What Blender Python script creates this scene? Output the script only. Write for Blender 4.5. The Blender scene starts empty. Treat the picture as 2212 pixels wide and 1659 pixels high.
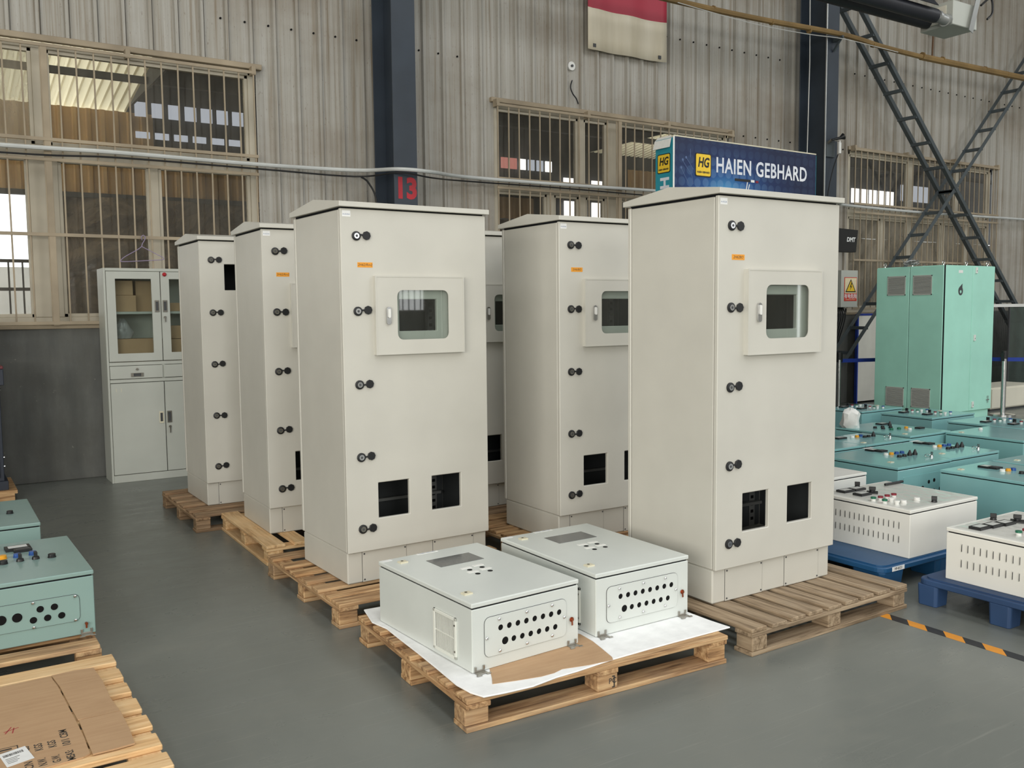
import bpy, bmesh, math, random
from mathutils import Vector, Matrix
random.seed(7)
SC = bpy.context.scene
COL = SC.collection
R = math.radians

# ---------------------------------------------------------------- camera
cam_d = bpy.data.cameras.new('camera'); cam = bpy.data.objects.new('camera', cam_d); COL.objects.link(cam)
cam_d.sensor_fit = 'HORIZONTAL'; cam_d.sensor_width = 36.0
cam_d.lens = 1964.64 / 2212 * 36.0
cam_d.clip_start = 0.05; cam_d.clip_end = 200
_yaw, _pitch, _roll = 0.57185, 0.08171, -0.01001
_f = Vector((math.sin(_yaw)*math.cos(_pitch), math.cos(_yaw)*math.cos(_pitch), -math.sin(_pitch)))
_r = Vector((math.cos(_yaw), -math.sin(_yaw), 0)); _u = _r.cross(_f)
_r2 = _r*math.cos(_roll) + _u*math.sin(_roll); _u2 = -_r*math.sin(_roll) + _u*math.cos(_roll)
M = Matrix((( _r2.x, _u2.x, -_f.x, 0), (_r2.y, _u2.y, -_f.y, 0), (_r2.z, _u2.z, -_f.z, 1.436), (0, 0, 0, 1)))
cam.matrix_world = M
SC.camera = cam

# ---------------------------------------------------------------- world, lights, exposure
SC.view_settings.view_transform = 'Standard'; SC.view_settings.look = 'None'
SC.view_settings.gamma = 1.0; SC.view_settings.use_curve_mapping = False
SC.view_settings.exposure = -0.12
W = bpy.data.worlds.new('world'); SC.world = W; W.use_nodes = True
W.node_tree.nodes['Background'].inputs[0].default_value = (0.86, 0.93, 1.0, 1)
W.node_tree.nodes['Background'].inputs[1].default_value = 4.5
SC.cycles.use_denoising = True
SC.cycles.max_bounces = 8; SC.cycles.diffuse_bounces = 4; SC.cycles.glossy_bounces = 3
SC.cycles.transparent_max_bounces = 12; SC.cycles.sample_clamp_indirect = 4.0
SC.cycles.caustics_reflective = False; SC.cycles.caustics_refractive = False

RX0, RX1, RY0, RY1, RZ = -9.0, 24.0, -13.0, 8.67, 9.0
def area(name, loc, sx, sy, rot, power, color):
    d = bpy.data.lights.new(name, 'AREA'); d.shape = 'RECTANGLE'; d.size = sx; d.size_y = sy
    d.energy = power; d.color = color
    o = bpy.data.objects.new(name, d); COL.objects.link(o); o.location = loc; o.rotation_euler = rot
    return o
DAY = (0.97, 0.985, 1.0)
for x, pw in ((-5.5, 300), (0.5, 380), (6.5, 420), (12.5, 620), (18.5, 600)):                      # translucent roof-light strips
    area('roof_light', (x, -4.6, RZ-0.06), 1.6, 15.0, (0, 0, 0), pw, DAY)
area('front_window_daylight', (14.5, RY0+0.08, 4.4), 10.0, 4.0, (R(90), 0, 0), 330, (0.93, 0.97, 1.0))   # window band of the wall behind the camera
area('front_window_daylight', (-3.5, RY0+0.08, 4.4), 8.5, 4.0, (R(90), 0, 0), 600, (1.0, 0.99, 0.97))
area('side_window_daylight', (RX0+0.08, -5.8, 3.0), 4.0, 11.0, (0, R(-90), 0), 1450, (1.0, 0.96, 0.88))  # window band of the left wall

# ---------------------------------------------------------------- material helpers
def lin(c):
    c = c/255.0
    return c/12.92 if c <= 0.04045 else ((c+0.055)/1.055)**2.4
def C(r, g, b): return (lin(r), lin(g), lin(b), 1)
MATS = {}
class NT:
    def __init__(s, name):
        s.m = bpy.data.materials.new(name); s.m.use_nodes = True
        s.t = s.m.node_tree; s.n = s.t.nodes; s.b = s.n['Principled BSDF']; s.out = s.n['Material Output']
        MATS[name] = s.m
    def add(s, typ, **kw):
        n = s.n.new(typ)
        for k, v in kw.items():
            if k[0] == 'i' and k[1:].isdigit(): n.inputs[int(k[1:])].default_value = v
            else: setattr(n, k, v)
        return n
    def lk(s, a, b): s.t.links.new(a, b)
    def coord(s, kind='Object', scale=(1, 1, 1), rnd=False):
        if kind == 'World':
            v = s.add('ShaderNodeNewGeometry').outputs['Position']
        else:
            v = s.add('ShaderNodeTexCoord').outputs[kind]
        if rnd:
            oi = s.add('ShaderNodeObjectInfo'); mu = s.add('ShaderNodeMath', operation='MULTIPLY', i1=37.0)
            s.lk(oi.outputs['Random'], mu.inputs[0])
            ad = s.add('ShaderNodeVectorMath', operation='ADD'); s.lk(v, ad.inputs[0]); s.lk(mu.outputs[0], ad.inputs[1]); v = ad.outputs[0]
        mp = s.add('ShaderNodeMapping'); mp.inputs['Scale'].default_value = scale
        s.lk(v, mp.inputs['Vector']); return mp.outputs[0]
    def noise(s, vec, scale=5, detail=4, rough=0.55, dist=0.0):
        n = s.add('ShaderNodeTexNoise'); n.inputs['Scale'].default_value = scale; n.inputs['Detail'].default_value = detail
        n.inputs['Roughness'].default_value = rough; n.inputs['Distortion'].default_value = dist
        s.lk(vec, n.inputs['Vector']); return n.outputs[0]
    def ramp(s, fac, stops):
        r = s.add('ShaderNodeValToRGB'); e = r.color_ramp.elements
        while len(e) < len(stops): e.new(0.5)
        for el, (p, c) in zip(e, stops): el.position = p; el.color = c
        s.lk(fac, r.inputs[0]); return r.outputs[0]
    def mix(s, fac, a, b, blend='MIX'):
        m = s.add('ShaderNodeMix', data_type='RGBA', blend_type=blend)
        for sock, v in ((m.inputs[0], fac), (m.inputs[6], a), (m.inputs[7], b)):
            if isinstance(v, (int, float, tuple)): sock.default_value = v
            else: s.lk(v, sock)
        return m.outputs[2]
    def bump(s, h, strength=0.3, dist=0.01):
        b = s.add('ShaderNodeBump'); b.inputs['Strength'].default_value = strength; b.inputs['Distance'].default_value = dist
        s.lk(h, b.inputs['Height']); s.lk(b.outputs[0], s.b.inputs['Normal'])
    def col(s, v):
        if isinstance(v, tuple): s.b.inputs['Base Color'].default_value = v
        else: s.lk(v, s.b.inputs['Base Color'])
    def set(s, rough=0.5, metal=0.0, spec=0.5):
        s.b.inputs['Roughness'].default_value = rough; s.b.inputs['Metallic'].default_value = metal
        s.b.inputs['Specular IOR Level'].default_value = spec
def paint(name, c, rough=0.4, peel=0.06, var=0.04, metal=0, spec=0.5):
    t = NT(name); v = t.coord('Object'); n = t.noise(v, 2.2, 3)
    d = tuple(x*(1-var*1.6) for x in c[:3])+(1,); l = tuple(min(1, x*(1+var)) for x in c[:3])+(1,)
    t.col(t.ramp(n, [(0.3, d), (0.7, l)])); t.set(rough, metal, spec)
    if peel: t.bump(t.noise(v, 260, 1), peel, 0.002)
    return t.m
def wood(name, dark, mid, light, grey):
    t = NT(name); v = t.coord('Object', (1.6, 22, 22), True)
    g = t.noise(v, 2.0, 6, 0.62, 0.4)
    c1 = t.ramp(g, [(0.30, dark), (0.47, mid), (0.66, light)])
    v2 = t.coord('Object', (1, 1, 1), True); s2 = t.noise(v2, 7, 4, 0.6)
    oi = t.add('ShaderNodeObjectInfo'); r1 = t.ramp(oi.outputs['Random'], [(0.2, (0.0, 0, 0, 1)), (1.0, (0.55, 0.55, 0.55, 1))])
    mm = t.add('ShaderNodeMath', operation='MULTIPLY'); t.lk(t.ramp(s2, [(0.35, (0.15, .15, .15, 1)), (0.7, (1, 1, 1, 1))]), mm.inputs[0]); t.lk(r1, mm.inputs[1])
    c2 = t.mix(mm.outputs[0], c1, grey)
    k = t.add('ShaderNodeTexVoronoi'); k.inputs['Scale'].default_value = 3.2; t.lk(t.coord('Object', (0.5, 1, 1), True), k.inputs['Vector'])
    c3 = t.mix(t.ramp(k.outputs['Distance'], [(0.03, (0.75, .75, .75, 1)), (0.09, (0, 0, 0, 1))]), c2, dark)
    t.col(c3); t.set(0.8, 0, 0.25); t.bump(g, 0.35, 0.004)
    return t.m
def flat(name, c, rough=0.5, metal=0.0, spec=0.5):
    t = NT(name); v = t.coord('Object', (1, 1, 1), True); n = t.noise(v, 30, 2)
    t.col(t.ramp(n, [(0.3, tuple(x*0.93 for x in c[:3])+(1,)), (0.7, c)])); t.set(rough, metal, spec); return t.m
def glassy(name, tint, refl=1.0, dust=0.0, dustcol=(0.5, 0.47, 0.4, 1), rough=0.02):
    t = NT(name); t.n.remove(t.b)
    tr = t.add('ShaderNodeBsdfTransparent'); tr.inputs[0].default_value = tint
    gl = t.add('ShaderNodeBsdfGlossy'); gl.inputs['Roughness'].default_value = rough; gl.inputs[0].default_value = (1, 1, 1, 1)
    fr = t.add('ShaderNodeFresnel'); bf = t.add('ShaderNodeNewGeometry'); io = t.add('ShaderNodeMapRange')
    io.inputs[3].default_value = 1.5; io.inputs[4].default_value = 1/1.5; t.lk(bf.outputs['Backfacing'], io.inputs[0]); t.lk(io.outputs[0], fr.inputs[0])
    mu = t.add('ShaderNodeMath', operation='MULTIPLY', i1=refl); t.lk(fr.outputs[0], mu.inputs[0])
    mx = t.add('ShaderNodeMixShader'); t.lk(mu.outputs[0], mx.inputs[0]); t.lk(tr.outputs[0], mx.inputs[1]); t.lk(gl.outputs[0], mx.inputs[2])
    last = mx.outputs[0]
    if dust:
        df = t.add('ShaderNodeBsdfDiffuse'); df.inputs[0].default_value = dustcol
        n = t.noise(t.coord('World', (2, 2, 0.7)), 2.5, 5)
        f = t.ramp(n, [(0.3, (dust*0.35,)*3+(1,)), (0.75, (dust,)*3+(1,))])
        m2 = t.add('ShaderNodeMixShader'); t.lk(f, m2.inputs[0]); t.lk(last, m2.inputs[1]); t.lk(df.outputs[0], m2.inputs[2]); last = m2.outputs[0]
    t.lk(last, t.out.inputs[0]); return t.m
def emit(name, c, s):
    t = NT(name); t.col((0.02, 0.02, 0.02, 1)); t.b.inputs['Emission Color'].default_value = c
    t.b.inputs['Emission Strength'].default_value = s
    return t.m

# ---------------------------------------------------------------- materials
paint('beige', C(201, 199, 190), 0.42, 0.10)
paint('white_grey', C(212, 217, 213), 0.30, 0.10)
paint('white_box', C(232, 231, 224), 0.34, 0.06)
paint('teal', C(130, 180, 181), 0.12, 0.03)
paint('teal_left', C(136, 163, 158), 0.28, 0.12)
paint('mint', C(172, 230, 212), 0.25, 0.05)
paint('file_grey', C(186, 189, 181), 0.38, 0.05)
paint('column_navy', C(52, 61, 72), 0.5, 0.0, 0.12)
paint('brace_grey', C(76, 84, 88), 0.5, 0.0, 0.1)
paint('machine_navy', C(44, 50, 62), 0.5, 0.06)
paint('blue_plastic', C(30, 82, 126), 0.45, 0.05, 0.12)
paint('blue_plastic_dull', C(46, 74, 114), 0.6, 0.12, 0.15)
paint('heater_black', C(34, 36, 44), 0.45, 0.0, 0.1)
paint('galvanised', C(170, 172, 170), 0.4, 0.0, 0.12, 0.7)
paint('cream', C(222, 218, 202), 0.45, 0.0)
paint('panel_white', C(226, 224, 214), 0.5, 0.0, 0.06)
paint('grille_tan', C(166, 152, 130), 0.7, 0.0, 0.16)
paint('frame_alu', C(186, 178, 160), 0.6, 0.0, 0.12)
paint('rail_white', C(230, 230, 226), 0.4, 0.0)
paint('vent_grey', C(186, 188, 182), 0.5, 0.0); paint('conduit_pale', C(206, 209, 207), 0.35, 0.0, 0.1); paint('fan_white', C(226, 228, 220), 0.5, 0.0)
paint('bamboo', C(138, 112, 70), 0.55, 0.0, 0.2)
paint('yellow_btn', C(226, 160, 40), 0.35, 0.0); paint('blue_btn', C(42, 82, 150), 0.35, 0.0)
paint('red_btn', C(130, 32, 48), 0.35, 0.0); paint('green_btn', C(26, 104, 78), 0.35, 0.0)
paint('red_paint', C(178, 34, 46), 0.5, 0.0, 0.2)
flat('black_plastic', C(28, 29, 31), 0.45); flat('black_matte', C(14, 14, 15), 0.8, 0, 0.2); flat('gasket', C(22, 24, 28), 0.8, 0, 0.2)
flat('white_print', C(240, 240, 236), 0.6); flat('chrome', C(214, 214, 214), 0.18, 1.0); flat('steel', C(176, 172, 164), 0.35, 1.0)
flat('copper', C(170, 96, 66), 0.35, 0.9); flat('dark_grey', C(70, 72, 74), 0.55); flat('screen_grey', C(96, 99, 100), 0.12, 0.0, 0.8)
flat('orange_tape', C(238, 160, 48), 0.5); flat('hazard_orange', C(226, 150, 48), 0.5); flat('hazard_black', C(42, 44, 48), 0.5)
flat('ink', C(60, 56, 52), 0.7); flat('ink_blue', C(90, 110, 150), 0.7); flat('red_ink', C(166, 50, 60), 0.6)
flat('belt_blue', C(28, 58, 148), 0.7); flat('white_paper', C(236, 237, 236), 0.6); flat('yellow_sign', C(246, 206, 54), 0.5); flat('sign_red', C(206, 54, 40), 0.5)
flat('sign_cream', C(240, 226, 188), 0.5); flat('lilac', C(150, 136, 168), 0.4); flat('meter_face', C(206, 208, 204), 0.2)
flat('plastic_white', C(232, 232, 228), 0.4); flat('latch_beige', C(216, 210, 186), 0.5); flat('cable_white', C(214, 214, 210), 0.5); flat('rust', C(110, 84, 62), 0.8)
flat('inner_shade', C(64, 68, 70), 0.6); flat('maroon', C(104, 46, 52), 0.4)
wood('wood_fresh', C(176, 134, 90), C(222, 182, 132), C(238, 206, 160), C(196, 172, 138))
wood('wood_used', C(104, 74, 50), C(176, 138, 98), C(214, 180, 136), C(142, 126, 108))
wood('wood_grey', C(92, 76, 58), C(146, 126, 102), C(178, 158, 132), C(136, 126, 112))
wood('wood_dark', C(92, 72, 54), C(150, 122, 94), C(180, 152, 120), C(132, 118, 100))
glassy('pane_clear', (0.86, 0.9, 0.89, 1), 1.6)
glassy('pane_dirty', (0.74, 0.73, 0.71, 1), 0.8, 0.10)
glassy('pane_dusty', (0.6, 0.6, 0.58, 1), 1.0, 0.42, (0.62, 0.55, 0.43, 1))
glassy('pane_green', (0.30, 0.40, 0.37, 1), 1.2, 0.22, (0.20, 0.28, 0.26, 1))
glassy('pane_film', (0.20, 0.21, 0.22, 1), 1.4, 0.10, (0.3, 0.3, 0.3, 1), 0.08)
glassy('film', (0.98, 0.985, 0.985, 1), 0.8, 0.0, (0.8, 0.8, 0.8, 1), 0.14)
glassy('bag_film', (0.85, 0.85, 0.85, 1), 2.0, 0.5, (0.85, 0.85, 0.84, 1), 0.2)
emit('daylit', (1, 0.99, 0.97, 1), 3.0); emit('glow_blue', (0.78, 0.86, 1.0, 1), 1.0); emit('glow_red', (0.9, 0.35, 0.3, 1), 0.9)

t = NT('floor_epoxy'); v = t.coord('World')
n1 = t.noise(v, 0.7, 5, 0.6, 0.3); n2 = t.noise(t.coord('World', (1, 2.2, 1)), 3, 6, 0.65, 0.8)
base = t.ramp(n1, [(0.3, C(108, 112, 108)), (0.7, C(120, 123, 118))])
base = t.mix(t.ramp(n2, [(0.5, (0, 0, 0, 1)), (0.75, (0.25, .25, .25, 1))]), base, C(134, 133, 124))
for rot_, sc_ in ((20, 3.0), (-38, 2.2), (75, 2.6), (118, 1.8)):
    mp = t.add('ShaderNodeMapping'); mp.inputs['Rotation'].default_value = (0, 0, R(rot_)); mp.inputs['Scale'].default_value = (0.7, 26, 1)
    t.lk(t.add('ShaderNodeNewGeometry').outputs['Position'], mp.inputs['Vector'])
    ns = t.noise(mp.outputs[0], sc_, 3, 0.5, 0.15)
    base = t.mix(t.ramp(ns, [(0.66, (0, 0, 0, 1)), (0.70, (0.11, .11, .11, 1))]), base, C(160, 160, 152))
    base = t.mix(t.ramp(ns, [(0.27, (0.035, .035, .035, 1)), (0.31, (0, 0, 0, 1))]), base, C(84, 84, 80))
t.col(base); t.set(0.32, 0, 0.45)
t.lk(t.ramp(n2, [(0.3, (0.24, .24, .24, 1)), (0.7, (0.42, .42, .42, 1))]), t.b.inputs['Roughness']); t.bump(n2, 0.05, 0.003)

t = NT('wall_sheet'); v = t.coord('World', (18, 18, 0.30)); st = t.noise(v, 2.2, 5, 0.6)
big = t.noise(t.coord('World', (0.5, 0.5, 0.8)), 1.3, 4, 0.6)
fine = t.noise(t.coord('World', (30, 30, 7)), 3, 4, 0.7)
base = t.ramp(st, [(0.28, C(140, 128, 111)), (0.45, C(168, 164, 155)), (0.7, C(183, 181, 175))])
base = t.mix(t.ramp(big, [(0.45, (0, 0, 0, 1)), (0.72, (0.55, .55, .55, 1))]), base, C(128, 114, 96))
base = t.mix(t.ramp(fine, [(0.62, (0, 0, 0, 1)), (0.72, (0.75, .75, .75, 1))]), base, C(112, 92, 72))
t.col(base); t.set(0.6, 0, 0.35)

t = NT('concrete'); st = t.noise(t.coord('World', (5, 5, 0.9)), 1.6, 5, 0.6); b2 = t.noise(t.coord('World'), 2.2, 6, 0.65)
base = t.ramp(st, [(0.3, C(92, 94, 92)), (0.7, C(112, 113, 109))])
base = t.mix(t.ramp(b2, [(0.35, (0.5, .5, .5, 1)), (0.65, (0, 0, 0, 1))]), base, C(82, 80, 74))
sp = t.noise(t.coord('World'), 26, 3, 0.6); base = t.mix(t.ramp(sp, [(0.70, (0, 0, 0, 1)), (0.76, (0.5, .5, .5, 1))]), base, C(150, 148, 140))
t.col(base); t.set(0.75, 0, 0.3); t.bump(b2, 0.25, 0.01)

t = NT('ceiling_sheet'); t.col(t.ramp(t.noise(t.coord('World'), 1.0, 3), [(0.3, C(150, 150, 146)), (0.7, C(176, 176, 170))])); t.set(0.7)
t = NT('room_wall'); t.col(t.ramp(t.noise(t.coord('World', (3, 3, .5)), 1.0, 3), [(0.3, C(150, 146, 136)), (0.7, C(186, 182, 170))])); t.set(0.7)
t = NT('tan_sheet'); t.col(t.ramp(t.noise(t.coord('World', (8, 8, .5)), 1.5, 4), [(0.3, C(168, 132, 88)), (0.7, C(214, 178, 128))])); t.set(0.6)
t = NT('roof_cream'); t.n.remove(t.b)
tl = t.add('ShaderNodeBsdfTranslucent'); tl.inputs[0].default_value = C(244, 232, 196); df = t.add('ShaderNodeBsdfDiffuse'); df.inputs[0].default_value = C(232, 220, 184)
mx = t.add('ShaderNodeMixShader', i0=0.3); t.lk(tl.outputs[0], mx.inputs[1]); t.lk(df.outputs[0], mx.inputs[2]); t.lk(mx.outputs[0], t.out.inputs[0])
t = NT('rock'); v = t.coord('World'); n = t.noise(v, 2.6, 8, 0.62, 1.8)
t.col(t.ramp(n, [(0.3, C(62, 54, 46)), (0.5, C(112, 98, 84)), (0.7, C(146, 130, 112))])); t.set(0.85); t.bump(n, 0.9, 0.12)
t = NT('shed_dark'); t.col(t.ramp(t.noise(t.coord('World'), 2, 4), [(0.3, C(46, 48, 52)), (0.7, C(74, 76, 80))])); t.set(0.7)
t = NT('yard_ground'); t.col(t.ramp(t.noise(t.coord('World'), 2, 4), [(0.3, C(110, 106, 98)), (0.7, C(140, 136, 126))])); t.set(0.8)
t = NT('cardboard'); v = t.coord('Object', (3, 30, 3)); n = t.noise(v, 2.0, 4); n2 = t.noise(t.coord('Object'), 5, 4)
c = t.ramp(n, [(0.3, C(178, 145, 112)), (0.7, C(188, 156, 122))]); t.col(t.mix(t.ramp(n2, [(0.5, (0, 0, 0, 1)), (0.75, (0.3, .3, .3, 1))]), c, C(158, 128, 98))); t.set(0.75, 0, 0.25); t.bump(n, 0.15, 0.002)
t = NT('foam'); v = t.coord('Object'); n = t.noise(v, 18, 4); t.col(t.ramp(n, [(0.3, C(234, 235, 235)), (0.7, C(246, 247, 247))])); t.set(0.9, 0, 0.1); t.bump(n, 0.35, 0.006)
t = NT('poster'); sx = t.add('ShaderNodeSeparateXYZ'); t.lk(t.add('ShaderNodeNewGeometry').outputs['Position'], sx.inputs[0])
gt = t.add('ShaderNodeMath', operation='GREATER_THAN', i1=4.90); t.lk(sx.outputs[2], gt.inputs[0])
nz = t.noise(t.coord('World', (4, 4, .5)), 1.5, 4)
t.col(t.mix(gt.outputs[0], t.ramp(nz, [(0.3, C(214, 204, 180)), (0.7, C(232, 224, 204))]), C(176, 44, 66))); t.set(0.5)
# printed banner: navy to blue print with pale bubbles
t = NT('banner_print'); tc = t.coord('Object'); sx = t.add('ShaderNodeSeparateXYZ'); t.lk(tc, sx.inputs[0])
dx = t.add('ShaderNodeMath', operation='SUBTRACT', i1=0.72); t.lk(sx.outputs[0], dx.inputs[0])
dz = t.add('ShaderNodeMath', operation='SUBTRACT', i1=2.58); t.lk(sx.outputs[2], dz.inputs[0])
dx2 = t.add('ShaderNodeMath', operation='MULTIPLY', i1=0.5); t.lk(dx.outputs[0], dx2.inputs[0])
cb = t.add('ShaderNodeCombineXYZ'); t.lk(dx2.outputs[0], cb.inputs[0]); t.lk(dz.outputs[0], cb.inputs[2])
ln = t.add('ShaderNodeVectorMath', operation='LENGTH'); t.lk(cb.outputs[0], ln.inputs[0])
grad = t.ramp(ln.outputs['Value'], [(0.0, C(70, 150, 200)), (0.16, C(26, 78, 140)), (0.34, C(18, 42, 88)), (0.55, C(20, 32, 66))])
vo = t.add('ShaderNodeTexVoronoi'); vo.inputs['Scale'].default_value = 9.5; vo.inputs['Randomness'].default_value = 0.15
t.lk(t.coord('Object', (1, 0, 1)), vo.inputs['Vector'])
bub = t.ramp(vo.outputs['Distance'], [(0.40, (0.28, .28, .28, 1)), (0.43, (0, 0, 0, 1))])
fd = t.ramp(ln.outputs['Value'], [(0.1, (1, 1, 1, 1)), (0.42, (0.12, .12, .12, 1))])
mm = t.add('ShaderNodeMath', operation='MULTIPLY'); t.lk(bub, mm.inputs[0]); t.lk(fd, mm.inputs[1])
t.col(t.mix(mm.outputs[0], grad, C(120, 160, 200))); t.set(0.35)
paint('banner_teal', C(44, 148, 166), 0.4, 0.0, 0.1)
t = NT('banner_letters'); sx = t.add('ShaderNodeSeparateXYZ'); t.lk(t.coord('Object'), sx.inputs[0])
t.col(t.ramp(t.noise(t.coord('Object'), 3, 2), [(0.3, C(214, 220, 232)), (0.7, C(240, 242, 246))])); t.set(0.4)

# ---------------------------------------------------------------- mesh helpers
class B:
    def __init__(s): s.bm = bmesh.new()
    def box(s, x0, x1, y0, y1, z0, z1, m=0):
        vs = [s.bm.verts.new(p) for p in ((x0, y0, z0), (x1, y0, z0), (x1, y1, z0), (x0, y1, z0), (x0, y0, z1), (x1, y0, z1), (x1, y1, z1), (x0, y1, z1))]
        for q in ((3, 2, 1, 0), (4, 5, 6, 7), (0, 1, 5, 4), (1, 2, 6, 5), (2, 3, 7, 6), (3, 0, 4, 7)):
            f = s.bm.faces.new([vs[i] for i in q]); f.material_index = m
        return s
    def poly(s, pts, m=0):
        f = s.bm.faces.new([s.bm.verts.new(p) for p in pts]); f.material_index = m; return s
    def loft(s, loops, m=0, cap=True, closed=True):
        rings = [[s.bm.verts.new(p) for p in l] for l in loops]; n = len(rings[0])
        for a, b in zip(rings, rings[1:]):
            for i in range(n if closed else n-1):
                j = (i+1) % n
                f = s.bm.faces.new((a[i], a[j], b[j], b[i])); f.material_index = m
        if cap:
            f = s.bm.faces.new(list(reversed(rings[0]))); f.material_index = m
            f = s.bm.faces.new(rings[-1]); f.material_index = m
        return s
    def prism(s, poly, axis, a, b, m=0):
        def P(u, v, w): return {'x': (w, u, v), 'y': (u, w, v), 'z': (u, v, w)}[axis]
        return s.loft([[P(u, v, a) for u, v in poly], [P(u, v, b) for u, v in poly]], m)
    def cyl(s, p0, p1, r, n=12, r2=None, m=0, cap=True):
        p0 = Vector(p0); p1 = Vector(p1); d = (p1-p0).normalized()
        u = d.orthogonal().normalized(); w = d.cross(u); r2 = r if r2 is None else r2
        return s.loft([[p+(u*math.cos(2*math.pi*i/n)+w*math.sin(2*math.pi*i/n))*rr for i in range(n)] for p, rr in ((p0, r), (p1, r2))], m, cap)
    def tube(s, pts, r, n=8, m=0):
        pts = [Vector(p) for p in pts]; loops = []; u = None
        for i, p in enumerate(pts):
            d = (pts[min(i+1, len(pts)-1)]-pts[max(i-1, 0)]).normalized()
            u = d.orthogonal().normalized() if u is None else (u-d*u.dot(d)).normalized()
            w = d.cross(u)
            loops.append([p+(u*math.cos(2*math.pi*k/n)+w*math.sin(2*math.pi*k/n))*r for k in range(n)])
        return s.loft(loops, m)
    def bar(s, p0, p1, a, b, up=(0, 1, 0), m=0):
        p0 = Vector(p0); p1 = Vector(p1); d = (p1-p0).normalized(); u = Vector(up); u = (u-d*u.dot(d)).normalized(); w = d.cross(u)
        return s.loft([[p+u*i*b/2+w*j*a/2 for i, j in ((-1, -1), (1, -1), (1, 1), (-1, 1))] for p in (p0, p1)], m)
    def plate(s, xs, zs, holes, y0, y1, m=0):
        """flat plate in x-z with rectangular holes given as grid cells"""
        nx, nz = len(xs)-1, len(zs)-1; vf = {}
        def V(i, j, k):
            if (i, j, k) not in vf: vf[(i, j, k)] = s.bm.verts.new((xs[i], (y0, y1)[k], zs[j]))
            return vf[(i, j, k)]
        solid = lambda i, j: 0 <= i < nx and 0 <= j < nz and (i, j) not in holes
        def F(*q): f = s.bm.faces.new(q); f.material_index = m
        for i in range(nx):
            for j in range(nz):
                if not solid(i, j): continue
                F(V(i, j, 0), V(i+1, j, 0), V(i+1, j+1, 0), V(i, j+1, 0)); F(V(i, j+1, 1), V(i+1, j+1, 1), V(i+1, j, 1), V(i, j, 1))
                if not solid(i-1, j): F(V(i, j, 1), V(i, j, 0), V(i, j+1, 0), V(i, j+1, 1))
                if not solid(i+1, j): F(V(i+1, j, 0), V(i+1, j, 1), V(i+1, j+1, 1), V(i+1, j+1, 0))
                if not solid(i, j-1): F(V(i, j, 1), V(i+1, j, 1), V(i+1, j, 0), V(i, j, 0))
                if not solid(i, j+1): F(V(i, j+1, 0), V(i+1, j+1, 0), V(i+1, j+1, 1), V(i, j+1, 1))
        return s
    def ring(s, outer, inner, y0, y1, m=0):
        """plate in x-z between two loops of the same length"""
        n = len(outer); v = [[s.bm.verts.new((p[0], y, p[1])) for p in l] for l in (outer, inner) for y in (y0, y1)]
        o0, o1, i0, i1 = v
        for k in range(n):
            j = (k+1) % n
            for q in ((o0[k], o0[j], i0[j], i0[k]), (i1[k], i1[j], o1[j], o1[k]), (o0[j], o0[k], o1[k], o1[j]), (i0[k], i0[j], i1[j], i1[k])):
                f = s.bm.faces.new(q); f.material_index = m
        return s
    def mesh(s, mats, bevel=0, seg=1, smooth=False, name='m'):
        bm = s.bm
        bmesh.ops.recalc_face_normals(bm, faces=bm.faces)
        if bevel:
            ed = [e for e in bm.edges if len(e.link_faces) == 2 and e.calc_face_angle(0) > 0.6]
            bmesh.ops.bevel(bm, geom=ed, offset=bevel, segments=seg, affect='EDGES', clamp_overlap=True, profile=0.5)
        me = bpy.data.meshes.new(name); bm.to_mesh(me); bm.free()
        for mt in (mats if isinstance(mats, (list, tuple)) else [mats]): me.materials.append(MATS[mt])
        if smooth: me.shade_smooth(); me.set_sharp_from_angle(angle=R(38))
        return me
def link(name, me, parent=None, loc=(0, 0, 0), rot=(0, 0, 0)):
    o = bpy.data.objects.new(name, me); COL.objects.link(o); o.location = loc; o.rotation_euler = rot
    if parent: o.parent = parent
    return o
def part(name, b, mats, parent, loc=(0, 0, 0), rot=(0, 0, 0), bevel=0, seg=1, smooth=False, label=None):
    o = link(name, b.mesh(mats, bevel, seg, smooth, name), parent, loc, rot)
    if label: o['label'] = label
    return o
def tag(o, label, cat, group=None, kind=None):
    o['label'] = label; o['category'] = cat
    if group: o['group'] = group
    if kind: o['kind'] = kind
    return o
def thing(name, label, cat, loc=(0, 0, 0), rz=0, group=None):
    o = bpy.data.objects.new(name, None); COL.objects.link(o); o.location = loc; o.rotation_euler = (0, 0, rz); o.empty_display_size = 0.1
    return tag(o, label, cat, group)
def struct(name, o=None):
    if o is None: o = bpy.data.objects.new(name, None); COL.objects.link(o)
    o['kind'] = 'structure'; return o
_tc = {}
def textmesh(body, size, mat, bold=0.0, ext=0.0004, shear=0.0, sp=1.0, width=None):
    key = (body, size, mat, bold, ext, shear, sp, width)
    if key in _tc: return _tc[key]
    cu = bpy.data.curves.new('t', 'FONT'); cu.body = body; cu.size = size; cu.extrude = ext; cu.offset = bold; cu.shear = shear
    cu.space_character = sp; cu.align_x = 'CENTER'; cu.align_y = 'CENTER'; cu.resolution_u = 3
    o = bpy.data.objects.new('t', cu); COL.objects.link(o)
    me = bpy.data.meshes.new_from_object(o.evaluated_get(bpy.context.evaluated_depsgraph_get()))
    bpy.data.objects.remove(o); bpy.data.curves.remove(cu)
    if width:
        xs = [v.co.x for v in me.vertices]; k = width/max(1e-6, max(xs)-min(xs))
        for v in me.vertices: v.co.x *= k
    me.materials.clear(); me.materials.append(MATS[mat]); _tc[key] = me
    return me
FRONT = (R(90), 0, 0)      # text facing -Y
SIDE = (R(90), 0, R(-90))  # text facing -X
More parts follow.
